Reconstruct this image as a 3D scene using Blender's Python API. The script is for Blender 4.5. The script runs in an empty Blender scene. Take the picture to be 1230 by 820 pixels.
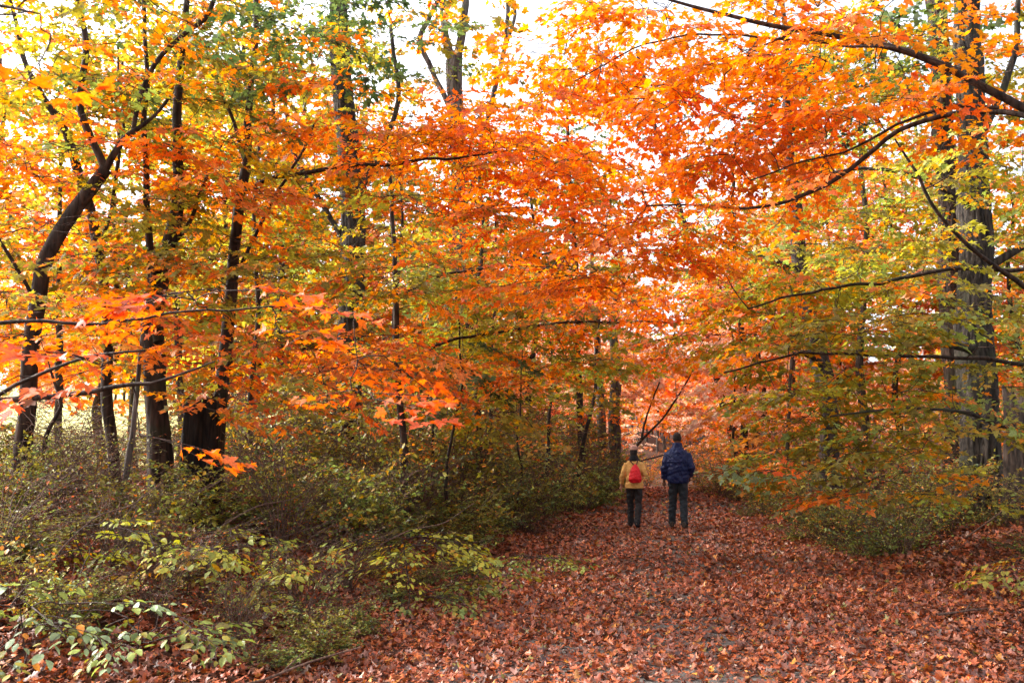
import bpy, math, random
import numpy as np
from math import radians, pi
from mathutils import Vector

S = bpy.context.scene
COL = S.collection

# ------------------------------------------------------------------ camera, sky, sun, exposure
FPX, EYE, HORIZON = 1025.0, 1.60, 533.0          # focal length in photo pixels (1230 wide), eye height
PITCH = math.atan((HORIZON - 410.0) / FPX)
cd = bpy.data.cameras.new("camera"); cam = bpy.data.objects.new("camera", cd); COL.objects.link(cam)
cd.sensor_width = 36.0; cd.lens = FPX / 1230.0 * 36.0; cd.clip_start = 0.05; cd.clip_end = 2000
cam.location = (0, 0, EYE); cam.rotation_euler = (pi / 2 + PITCH, 0, 0)
cd.dof.use_dof = True; cd.dof.focus_distance = 13.0; cd.dof.aperture_fstop = 4.5
S.camera = cam

SUN_DIR = Vector((-0.82, 0.26, 0.58)).normalized()    # towards the sun
SUN_EL = math.asin(SUN_DIR.z); SUN_ROT = math.atan2(SUN_DIR.x, SUN_DIR.y)
w = bpy.data.worlds.new("World"); S.world = w; w.use_nodes = True
nt = w.node_tree; bg = nt.nodes["Background"]
sky = nt.nodes.new("ShaderNodeTexSky"); sky.sky_type = 'NISHITA'; sky.sun_disc = False
sky.sun_elevation = SUN_EL; sky.sun_rotation = SUN_ROT
sky.air_density = 0.8; sky.dust_density = 5.0; sky.ozone_density = 1.0
hs = nt.nodes.new("ShaderNodeHueSaturation"); hs.inputs["Saturation"].default_value = 0.35   # thin bright cloud veil
nt.links.new(sky.outputs[0], hs.inputs["Color"]); nt.links.new(hs.outputs[0], bg.inputs[0])
bg.inputs[1].default_value = 0.15
sl = bpy.data.lights.new("sun", 'SUN'); sl.energy = 1.9; sl.angle = radians(9); sl.color = (1.0, 0.96, 0.90)
so = bpy.data.objects.new("sun", sl); COL.objects.link(so)
so.rotation_euler = SUN_DIR.to_track_quat('Z', 'Y').to_euler(); so.location = (-20, -5, 20)
vs = S.view_settings
vs.view_transform = 'Standard'; vs.look = 'None'; vs.gamma = 1.0; vs.use_curve_mapping = False
vs.exposure = 2.33
S.render.engine = 'CYCLES'
S.cycles.max_bounces = 8; S.cycles.diffuse_bounces = 5; S.cycles.transmission_bounces = 5; S.cycles.glossy_bounces = 2
S.cycles.use_denoising = True; S.cycles.denoiser = 'OPENIMAGEDENOISE'; S.cycles.denoising_prefilter = 'NONE'
S.cycles.sample_clamp_indirect = 6.0

# ------------------------------------------------------------------ helpers
def at(px, py, Y):
    """the point at depth Y that the camera sees at photo pixel px, py"""
    u = (px - 615.0) / FPX; v = (py - 410.0) / FPX
    dy = math.cos(PITCH) + v * math.sin(PITCH); dz = math.sin(PITCH) - v * math.cos(PITCH)
    k = Y / dy
    return np.array([u * k, Y, EYE + dz * k])

def smooth(t):
    t = np.clip(t, 0, 1); return t * t * (3 - 2 * t)

def path_x(y): return -0.1 + 0.2 * y

def gz(x, y):
    x = np.asarray(x, float); y = np.asarray(y, float)
    d = x - path_x(y)
    left = 0.95 * smooth((-d - 2.2) / 5.0)
    right = 0.55 * smooth((d - 2.5) / 3.0)
    z = left + right
    field = 0.2 + np.maximum(0, y - 25) * 0.075
    m = smooth((-d - 11.5) / 5.0) * smooth((y - 4) / 8)
    dip = -1.4 * smooth((y - 27) / 35) + 0.06 * np.maximum(0, y - 62)
    z = z + dip
    z = z * (1 - m) + field * m
    b = 0.05 * np.sin(x * 1.3 + 0.7 * np.sin(y * 0.9)) * np.sin(y * 1.1 + 1.0) + 0.025 * np.sin(x * 3.1 + y * 2.3) * np.sin(y * 2.9 - x)
    return z + b * (0.35 + 0.65 * smooth((np.abs(d) - 1.5) / 2))
def gzf(x, y): return float(gz(x, y))

def mesh_from(name, V, T, col=None, smooth_shade=False):
    V = np.ascontiguousarray(V, np.float32); T = np.ascontiguousarray(T, np.int32)
    me = bpy.data.meshes.new(name); n = T.shape[1]
    me.vertices.add(len(V)); me.vertices.foreach_set("co", V.ravel())
    me.loops.add(T.size); me.loops.foreach_set("vertex_index", T.ravel())
    me.polygons.add(len(T)); me.polygons.foreach_set("loop_start", np.arange(0, T.size, n, dtype=np.int32))
    if smooth_shade: me.polygons.foreach_set("use_smooth", np.ones(len(T), bool))
    me.update(calc_edges=True)
    if col is not None:
        a = me.color_attributes.new("tint", 'FLOAT_COLOR', 'POINT')
        c = np.ones((len(V), 4), np.float32); c[:, :3] = col
        a.data.foreach_set("color", c.ravel())
    return me

def link(name, me, mat, parent=None, loc=(0, 0, 0)):
    o = bpy.data.objects.new(name, me); COL.objects.link(o); o.location = loc
    if mat is not None and me is not None: me.materials.append(mat)
    if parent is not None: o.parent = parent
    return o

def tag(o, label, cat, group=None, kind=None):
    if label: o["label"] = label
    if cat: o["category"] = cat
    if group: o["group"] = group
    if kind: o["kind"] = kind
    return o

def empty(name, loc):
    o = bpy.data.objects.new(name, None); COL.objects.link(o); o.location = loc; o.empty_display_size = 0.2
    return o

def copy_tree(o, loc, rotz=0.0, scale=1.0):
    c = o.copy(); COL.objects.link(c); c.location = loc; c.rotation_euler = (0, 0, rotz); c.scale = (scale,) * 3
    for ch in o.children:
        d = ch.copy(); COL.objects.link(d); d.parent = c
        for g in ch.children:
            e = g.copy(); COL.objects.link(e); e.parent = d
    return c

class Tubes:
    """collects tapered tubes, makes one mesh"""
    def __init__(s): s.V = []; s.F = []; s.n = 0
    def add(s, P, R, sides=5, rough=0.0, rng=None, flare=0.0):
        P = np.asarray(P, float); R = np.asarray(R, float); k = len(P)
        T = np.gradient(P, axis=0); T /= np.linalg.norm(T, axis=1)[:, None] + 1e-9
        ref = np.where(np.abs(T[:, 2:3]) > 0.9, [[1., 0, 0]], [[0, 0, 1.]])
        if abs(T[:, 2]).mean() > 0.6: ref = np.tile([[1., 0, 0]], (k, 1))
        else: ref = np.tile([[0, 0, 1.]], (k, 1))
        A = np.cross(T, ref); A /= np.linalg.norm(A, axis=1)[:, None] + 1e-9
        B = np.cross(T, A)
        th = np.linspace(0, 2 * pi, sides, endpoint=False)
        rr = np.repeat(R[:, None], sides, 1)
        if rough > 0:
            ph = rng.uniform(0, 6.28, 6)
            zz = np.cumsum(np.r_[0, np.linalg.norm(np.diff(P, axis=0), axis=1)])[:, None]
            bumps = (np.sin(3 * th + ph[0] + 0.8 * zz) + 0.7 * np.sin(5 * th + ph[1] - 1.7 * zz) + 0.6 * np.sin(2 * th + ph[2] + 2.6 * zz)
                     + 0.5 * np.sin(8 * th + ph[3] + 0.5 * np.sin(3 * zz)))
            rr = rr * (1 + rough * bumps + rough * 0.5 * rng.normal(0, 1, rr.shape))
        if sides >= 60:
            zz = np.cumsum(np.r_[0, np.linalg.norm(np.diff(P, axis=0), axis=1)])[:, None]
            wv = th[None] + .10 * np.sin(2.1 * zz + 3 * th) + .07 * np.sin(5.3 * zz + 2 * th + 1)
            rd = np.abs(np.sin(9 * wv + .6 * np.sin(3.7 * zz))) * .6 + np.abs(np.sin(14 * wv + 1.3 + .8 * np.sin(2.9 * zz + 4 * th))) * .4
            brk = .75 + .25 * np.sin(11 * zz + 7 * np.sin(5 * th))
            rr = rr * (1 - .085 * (1 - rd) ** 2 * brk * 1.6 + .008 * rng.normal(0, 1, rr.shape))
        if flare > 0:
            zz = (P[:, 2] - P[0, 2])[:, None]
            rr = rr * (1 + flare * np.exp(-zz / 0.35) * (1 + 0.5 * np.sin(5 * th + 1.0)))
        V = P[:, None, :] + rr[:, :, None] * (np.cos(th)[None, :, None] * A[:, None, :] + np.sin(th)[None, :, None] * B[:, None, :])
        i = np.arange(k - 1)[:, None] * sides; j = np.arange(sides)[None, :]; j2 = (j + 1) % sides
        F = np.stack([i + j, i + j2, i + sides + j2, i + sides + j], -1).reshape(-1, 4)
        s.V.append(V.reshape(-1, 3)); s.F.append(F + s.n); s.n += k * sides
    def mesh(s, name, origin=(0, 0, 0)):
        return mesh_from(name, np.concatenate(s.V) - np.asarray(origin), np.concatenate(s.F), smooth_shade=True)

def resample(P, R, step):
    P = np.asarray(P, float); R = np.asarray(R, float)
    L = np.r_[0, np.cumsum(np.linalg.norm(np.diff(P, axis=0), axis=1))]
    n = max(3, int(L[-1] / step) + 1); t = np.linspace(0, L[-1], n)
    Q = np.stack([np.interp(t, L, P[:, i]) for i in range(3)], 1); r = np.interp(t, L, R)
    for _ in range(2):
        Q[1:-1] = 0.25 * Q[:-2] + 0.5 * Q[1:-1] + 0.25 * Q[2:]
    return Q, r

# ------------------------------------------------------------------ materials
def nodes(name):
    m = bpy.data.materials.new(name); m.use_nodes = True; t = m.node_tree
    for n in list(t.nodes): t.nodes.remove(n)
    out = t.nodes.new("ShaderNodeOutputMaterial")
    return m, t, out

def leaf_material(name, trans=0.5, gloss=0.05, rough=0.45, noise=0.25, nscale=60):
    m, t, out = nodes(name); N = t.nodes.new; L = t.links.new
    a = N("ShaderNodeAttribute"); a.attribute_name = "tint"
    tc = N("ShaderNodeTexCoord"); no = N("ShaderNodeTexNoise"); no.inputs["Scale"].default_value = nscale; no.inputs["Detail"].default_value = 2
    L(tc.outputs["Object"], no.inputs["Vector"])
    mr = N("ShaderNodeMapRange"); mr.inputs["From Min"].default_value = 0.3; mr.inputs["From Max"].default_value = 0.7
    mr.inputs["To Min"].default_value = 1 - noise; mr.inputs["To Max"].default_value = 1 + noise
    L(no.outputs["Fac"], mr.inputs["Value"])
    hv = N("ShaderNodeHueSaturation"); L(a.outputs["Color"], hv.inputs["Color"]); L(mr.outputs[0], hv.inputs["Value"])
    nb = N("ShaderNodeTexNoise"); nb.inputs["Scale"].default_value = 34; nb.inputs["Detail"].default_value = 4; nb.inputs["Roughness"].default_value = 0.7; L(tc.outputs["Object"], nb.inputs["Vector"])
    rb = N("ShaderNodeMapRange"); rb.inputs["From Min"].default_value = 0.58; rb.inputs["From Max"].default_value = 0.72; rb.inputs["To Max"].default_value = 0.7; L(nb.outputs["Fac"], rb.inputs["Value"])
    mb = N("ShaderNodeMixRGB"); mb.blend_type = 'MULTIPLY'; L(rb.outputs[0], mb.inputs[0]); L(hv.outputs[0], mb.inputs[1]); mb.inputs[2].default_value = (0.55, 0.36, 0.4, 1); hv = mb
    d = N("ShaderNodeBsdfDiffuse"); L(hv.outputs[0], d.inputs["Color"])
    tr = N("ShaderNodeBsdfTranslucent")
    h2 = N("ShaderNodeHueSaturation"); h2.inputs["Saturation"].default_value = 1.1; h2.inputs["Value"].default_value = 1.15
    L(hv.outputs[0], h2.inputs["Color"]); L(h2.outputs[0], tr.inputs["Color"])
    mx = N("ShaderNodeMixShader"); mx.inputs[0].default_value = trans; L(d.outputs[0], mx.inputs[1]); L(tr.outputs[0], mx.inputs[2])
    g = N("ShaderNodeBsdfGlossy"); g.inputs["Roughness"].default_value = rough; g.inputs["Color"].default_value = (1, 1, 1, 1)
    m2 = N("ShaderNodeMixShader"); m2.inputs[0].default_value = gloss; L(mx.outputs[0], m2.inputs[1]); L(g.outputs[0], m2.inputs[2])
    L(m2.outputs[0], out.inputs[0])
    return m

def bark_material(name, c1, c2, moss=None, scale=9.0, bump=0.6):
    m, t, out = nodes(name); N = t.nodes.new; L = t.links.new
    tc = N("ShaderNodeTexCoord"); mp = N("ShaderNodeMapping"); mp.inputs["Scale"].default_value = (scale, scale, scale * 0.16)
    L(tc.outputs["Object"], mp.inputs["Vector"])
    n1 = N("ShaderNodeTexNoise"); n1.inputs["Scale"].default_value = 1.6; n1.inputs["Detail"].default_value = 8; n1.inputs["Roughness"].default_value = 0.65; n1.inputs["Distortion"].default_value = 0.6
    L(mp.outputs[0], n1.inputs["Vector"])
    vo = N("ShaderNodeTexVoronoi"); vo.feature = 'DISTANCE_TO_EDGE'; vo.inputs["Scale"].default_value = 1.4
    L(mp.outputs[0], vo.inputs["Vector"])
    mu = N("ShaderNodeMath"); mu.operation = 'MULTIPLY_ADD'; L(vo.outputs["Distance"], mu.inputs[0]); mu.inputs[1].default_value = 0.9; L(n1.outputs["Fac"], mu.inputs[2])
    rp = N("ShaderNodeValToRGB"); L(mu.outputs[0], rp.inputs[0])
    rp.color_ramp.elements[0].position = 0.42; rp.color_ramp.elements[0].color = (*c1, 1)
    rp.color_ramp.elements[1].position = 0.85; rp.color_ramp.elements[1].color = (*c2, 1)
    colr = rp.outputs[0]
    if moss:
        n2 = N("ShaderNodeTexNoise"); n2.inputs["Scale"].default_value = 2.3; n2.inputs["Detail"].default_value = 6; L(tc.outputs["Object"], n2.inputs["Vector"])
        r2 = N("ShaderNodeMapRange"); r2.inputs["From Min"].default_value = 0.52; r2.inputs["From Max"].default_value = 0.68; L(n2.outputs["Fac"], r2.inputs["Value"])
        mxc = N("ShaderNodeMixRGB"); L(r2.outputs[0], mxc.inputs[0]); L(colr, mxc.inputs[1]); mxc.inputs[2].default_value = (*moss, 1); colr = mxc.outputs[0]
    p = N("ShaderNodeBsdfPrincipled"); p.inputs["Roughness"].default_value = 0.85; p.inputs["Specular IOR Level"].default_value = 0.2; L(colr, p.inputs["Base Color"])
    bp = N("ShaderNodeBump"); bp.inputs["Strength"].default_value = bump; bp.inputs["Distance"].default_value = 0.03; L(mu.outputs[0], bp.inputs["Height"]); L(bp.outputs[0], p.inputs["Normal"])
    L(p.outputs[0], out.inputs[0])
    return m

def cloth_material(name, c, var=0.25, scale=40, rough=0.85, bump=0.3, sheen=0.0, fold=9.0):
    m, t, out = nodes(name); N = t.nodes.new; L = t.links.new
    tc = N("ShaderNodeTexCoord"); n1 = N("ShaderNodeTexNoise"); n1.inputs["Scale"].default_value = scale; n1.inputs["Detail"].default_value = 5; L(tc.outputs["Object"], n1.inputs["Vector"])
    mr = N("ShaderNodeMapRange"); mr.inputs["To Min"].default_value = 1 - var; mr.inputs["To Max"].default_value = 1 + var; L(n1.outputs["Fac"], mr.inputs["Value"])
    hv = N("ShaderNodeHueSaturation"); hv.inputs["Color"].default_value = (*c, 1); L(mr.outputs[0], hv.inputs["Value"])
    p = N("ShaderNodeBsdfPrincipled"); p.inputs["Roughness"].default_value = rough; p.inputs["Specular IOR Level"].default_value = 0.25; L(hv.outputs[0], p.inputs["Base Color"])
    n2 = N("ShaderNodeTexNoise"); n2.inputs["Scale"].default_value = fold; n2.inputs["Detail"].default_value = 2; n2.inputs["Distortion"].default_value = 1.2; L(tc.outputs["Object"], n2.inputs["Vector"])
    bp = N("ShaderNodeBump"); bp.inputs["Strength"].default_value = bump; bp.inputs["Distance"].default_value = 0.05; L(n2.outputs["Fac"], bp.inputs["Height"]); L(bp.outputs[0], p.inputs["Normal"])
    L(p.outputs[0], out.inputs[0])
    return m

LEAF = leaf_material("maple_leaf", 0.57, 0.028)
LEAF2 = leaf_material("shrub_leaf", 0.4, 0.03, 0.45)
LITTER = leaf_material("dry_leaf", 0.12, 0.05, 0.5, 0.3, 45)
BARK_DARK = bark_material("dark_bark", (0.012, 0.008, 0.006), (0.065, 0.043, 0.032))
BARK_BROWN = bark_material("brown_bark", (0.010, 0.006, 0.0045), (0.06, 0.036, 0.025), moss=(0.03, 0.032, 0.016))
BARK_GREY = bark_material("grey_bark", (0.008, 0.006, 0.005), (0.066, 0.052, 0.041), moss=(0.04, 0.042, 0.025), scale=7, bump=0.9)
BARK_PALE = bark_material("pale_bark", (0.035, 0.029, 0.026), (0.17, 0.145, 0.125), moss=(0.08, 0.085, 0.06), scale=6)
TWIG = bark_material("twig_bark", (0.02, 0.012, 0.009), (0.07, 0.045, 0.035), scale=20, bump=0.2)
CHAR = bark_material("rotten_wood", (0.004, 0.003, 0.003), (0.025, 0.017, 0.012), scale=12)
CANE = bark_material("dry_cane", (0.05, 0.03, 0.022), (0.17, 0.10, 0.07), scale=20, bump=0.2)

# ------------------------------------------------------------------ leaf templates (unit length, base at origin, tip +Y, face +Z)
def fan(outline, centre, fold, curl, twist=0.0):
    P = np.array([centre] + outline, float); z = fold * np.abs(P[:, 0]) - curl * P[:, 1] ** 2 + twist * P[:, 0] * P[:, 1]
    V = np.c_[P, z]; n = len(outline)
    T = np.array([[0, 1 + i, 1 + (i + 1) % n] for i in range(n)])
    return V, T
def mirror(half): return [(0.0, 0.0)] + half + [(0.0, 1.0)] + [(-x, y) for x, y in half[::-1]]
MAPLE_HI = mirror([(0.30, -0.06), (0.28, 0.14), (0.44, 0.20), (0.60, 0.50), (0.42, 0.47), (0.20, 0.46), (0.24, 0.72), (0.13, 0.72)])
MAPLE_MID = mirror([(0.33, -0.03), (0.26, 0.17), (0.57, 0.48), (0.20, 0.48), (0.20, 0.72)])
MAPLE_LO = mirror([(0.38, 0.02), (0.52, 0.46), (0.19, 0.55)])
OVAL = mirror([(0.20, 0.15), (0.31, 0.42), (0.20, 0.75)])
SMALL = [(0, 0), (0.28, 0.4), (0, 1), (-0.28, 0.4)]
def variants(o, c, folds): return [fan(o, c, f, k, tw) for f, k, tw in folds]
FOLDS = [(0.12, 0.12, 0.1), (0.30, 0.22, -0.15), (-0.15, 0.30, 0.2), (0.45, -0.1, 0.0)]
LT = {"hi": variants(MAPLE_HI, (0, 0.3), FOLDS), "mid": variants(MAPLE_MID, (0, 0.3), FOLDS), "lo": variants(MAPLE_LO, (0, 0.33), FOLDS),
      "oval": variants(OVAL, (0, 0.45), FOLDS[:3]),
      "small": [(np.array([[0, 0, 0], [0.28, 0.4, 0.1], [0, 1, -0.1], [-0.28, 0.4, 0.1]], float), np.array([[0, 1, 2], [0, 2, 3]]))]}
DRYF = [(0.35, 0.25, 0.3), (0.7, 0.4, -0.3), (-0.5, 0.35, 0.4), (0.2, -0.5, 0.5), (-0.25, -0.4, -0.4)]
LT["dry"] = variants(MAPLE_MID, (0, 0.3), DRYF); LT["drylo"] = variants(MAPLE_LO, (0, 0.33), DRYF)

def frames(d, n):
    """rotation matrices with Y along d and Z near n"""
    d = d / (np.linalg.norm(d, axis=1)[:, None] + 1e-9)
    x = np.cross(d, n); x /= np.linalg.norm(x, axis=1)[:, None] + 1e-9
    z = np.cross(x, d)
    return np.stack([x, d, z], -1)

def leaves_mesh(name, B, R, s, C, lod, rng, origin=(0, 0, 0), tubes=None):
    Vs, Ts, Cs, off = [], [], [], 0
    tm = LT[lod]; pick = rng.integers(0, len(tm), len(B))
    for i, (V, T) in enumerate(tm):
        q = np.where(pick == i)[0]
        if not len(q): continue
        X = np.einsum('nij,kj->nki', R[q], V) * s[q, None, None] + B[q, None, :] - np.asarray(origin)
        k = len(V)
        Vs.append(X.reshape(-1, 3)); Ts.append((T[None] + (np.arange(len(q)) * k)[:, None, None]).reshape(-1, 3) + off)
        Cs.append(np.repeat(C[q], k, 0)); off += len(q) * k
    nl = sum(len(t_) for t_ in Ts)
    if tubes is not None and tubes.n:
        Vt = np.concatenate(tubes.V) - np.asarray(origin); Q = np.concatenate(tubes.F) + off
        Vs.append(Vt); Ts.append(np.concatenate([Q[:, :3], Q[:, [0, 2, 3]]])); Cs.append(np.full((len(Vt), 3), .03))
    me = mesh_from(name, np.concatenate(Vs), np.concatenate(Ts), np.concatenate(Cs))
    if tubes is not None and tubes.n:
        mi = np.zeros(len(me.polygons), np.int32); mi[nl:] = 1; me.polygons.foreach_set("material_index", mi)
    return me

# ------------------------------------------------------------------ palettes (linear base colours)
ORA = (0.77, 0.235, 0.05); RED = (0.74, 0.155, 0.04); YEL = (0.46, 0.27, 0.035); OLI = (0.22, 0.185, 0.03); GRN = (0.085, 0.12, 0.035)
YGR = (0.32, 0.285, 0.045); AMB = (0.66, 0.26, 0.035); PIN_LIT = (0.80, 0.40, 0.26); LIM = (0.25, 0.31, 0.07); BRN = (0.19, 0.08, 0.035); DGR = (0.035, 0.06, 0.02); PAL = (0.24, 0.33, 0.17)
PALS = {
 "orange": [(6, ORA), (2.5, RED), (1.2, AMB), (.3, YEL)],
 "bright": [(5, ORA), (3, AMB), (1, RED), (.4, YEL)],
 "amber": [(3, AMB), (1.5, YEL), (3, ORA), (2, OLI)],
 "redor": [(4, RED), (4, ORA), (.7, OLI)],
 "mix": [(3.4, ORA), (1.6, RED), (3, OLI), (1, AMB), (2, YGR)],
 "yellow": [(2, YEL), (3, YGR), (3, OLI), (1.5, ORA)],
 "yelgrn": [(4.5, YGR), (2.5, OLI), (1.3, YEL), (.8, AMB), (1.8, LIM), (.6, ORA)],
 "olive": [(4, OLI), (2, YGR), (2, GRN), (.4, AMB), (.9, ORA)],
 "green": [(4, GRN), (2, DGR), (1, OLI)],
 "pale": [(3, PAL), (3, LIM), (1.5, YGR), (.6, AMB)],
 "pink": [(5, PIN_LIT), (2.5, (.82, .55, .40)), (1.5, ORA), (1, AMB)],  # far leaves: pinkish orange, paled so the colour stands for sunlit haze
 "vivid": [(5, (0.66, 0.115, 0.03)), (2, (0.68, 0.16, 0.04)), (.4, BRN)],
 "limey": [(3, (0.42, 0.40, 0.05)), (2, (0.30, 0.34, 0.07)), (1, YEL), (.5, AMB)],
 "shrubg": [(3, GRN), (3, OLI), (3, LIM), (1.5, YGR)],
 "shrubo": [(4, OLI), (1, BRN), (3, YGR), (2, LIM), (1.5, GRN)],
 "shrubb": [(2.5, BRN), (3, OLI), (.8, RED), (2.5, GRN), (1, LIM)],
}
def pick_cols(pal, n, rng):
    e = PALS[pal]; w_ = np.array([a for a, _ in e]); w_ = w_ / w_.sum()
    return np.array([c for _, c in e])[rng.choice(len(e), n, p=w_)]

# ------------------------------------------------------------------ sprays: flat fans of twigs with leaves in pairs
def rotz(v, a):
    c, s_ = math.cos(a), math.sin(a); return np.array([v[0] * c - v[1] * s_, v[0] * s_ + v[1] * c, v[2]])

def make_spray(rng, size=0.72, spacing=0.075, keep=0.78, leaf=(0.06, 0.098), flat=0.42):
    twigs, B, D, Nn, Sz = [], [], [], [], []
    def twig(p0, d0, L, n_side, level):
        k = max(4, int(L / 0.1)); t = np.linspace(0, 1, k)
        side = np.array([-d0[1], d0[0], 0]); bend = rng.uniform(-0.18, 0.18)
        P = p0 + d0 * (t * L)[:, None] + side * (bend * L * t ** 2)[:, None]; P[:, 2] -= 0.16 * L * t ** 2
        twigs.append((P, np.linspace(0.0045 if level == 0 else 0.003, 0.0014, k)))
        m = max(2, int(L / spacing))
        for i in range(1, m + 1):
            f = i / m
            if level == 0 and f < 0.25: continue
            q = np.array([np.interp(f, t, P[:, j]) for j in range(3)])
            for sg in (-1, 1):
                if rng.random() > keep: continue
                d = rotz(d0, sg * rng.uniform(0.5, 1.25)); d[2] = -rng.uniform(0.0, 0.55)
                B.append(q + d * rng.uniform(0.02, 0.05)); D.append(d); Nn.append(np.array([0, 0, 1]) + rng.normal(0, flat, 3)); Sz.append(rng.uniform(*leaf))
        d = d0.copy(); d[2] = -0.3; B.append(P[-1]); D.append(d); Nn.append(np.array([0, 0, 1]) + rng.normal(0, flat, 3)); Sz.append(rng.uniform(*leaf) * 1.05)
        if level == 0:
            for i in range(n_side):
                f = 0.2 + 0.65 * i / max(1, n_side - 1); q = np.array([np.interp(f, t, P[:, j]) for j in range(3)])
                d = rotz(d0, (1 if i % 2 else -1) * rng.uniform(0.6, 0.95)); d[2] += rng.normal(0, 0.1)
                twig(q, d, L * (0.62 - 0.35 * f) * rng.uniform(0.8, 1.2), 0, 1)
    twig(np.zeros(3), np.array([0, 1.0, 0]), size, 5, 0)
    B, D, Nn, Sz = map(np.array, (B, D, Nn, Sz))
    return dict(twigs=twigs, B=B, R=frames(D, Nn), s=Sz)

_r = np.random.default_rng(11)
SPRAYS = {"maple": [make_spray(_r) for _ in range(14)],
          "far": [make_spray(_r, 1.1, 0.15, 0.8, (0.13, 0.19), 0.6) for _ in range(10)],
          "near": [make_spray(_r, 0.55, 0.10, 0.7, (0.068, 0.1), 0.36) for _ in range(8)],
          "oval": [make_spray(_r, 0.5, 0.075, 0.75, (0.045, 0.075), 0.3) for _ in range(8)]}

DENS = 0.59
# ------------------------------------------------------------------ tree builder
def stem3d(pts, to_ground=True):
    """[(px, py, width_px, Y)] -> points, radii"""
    P = np.array([at(a, b, Y) for a, b, _, Y in pts]); R = np.array([0.44 * wd / FPX * Y for _, _, wd, Y in pts])
    return P, R

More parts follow.
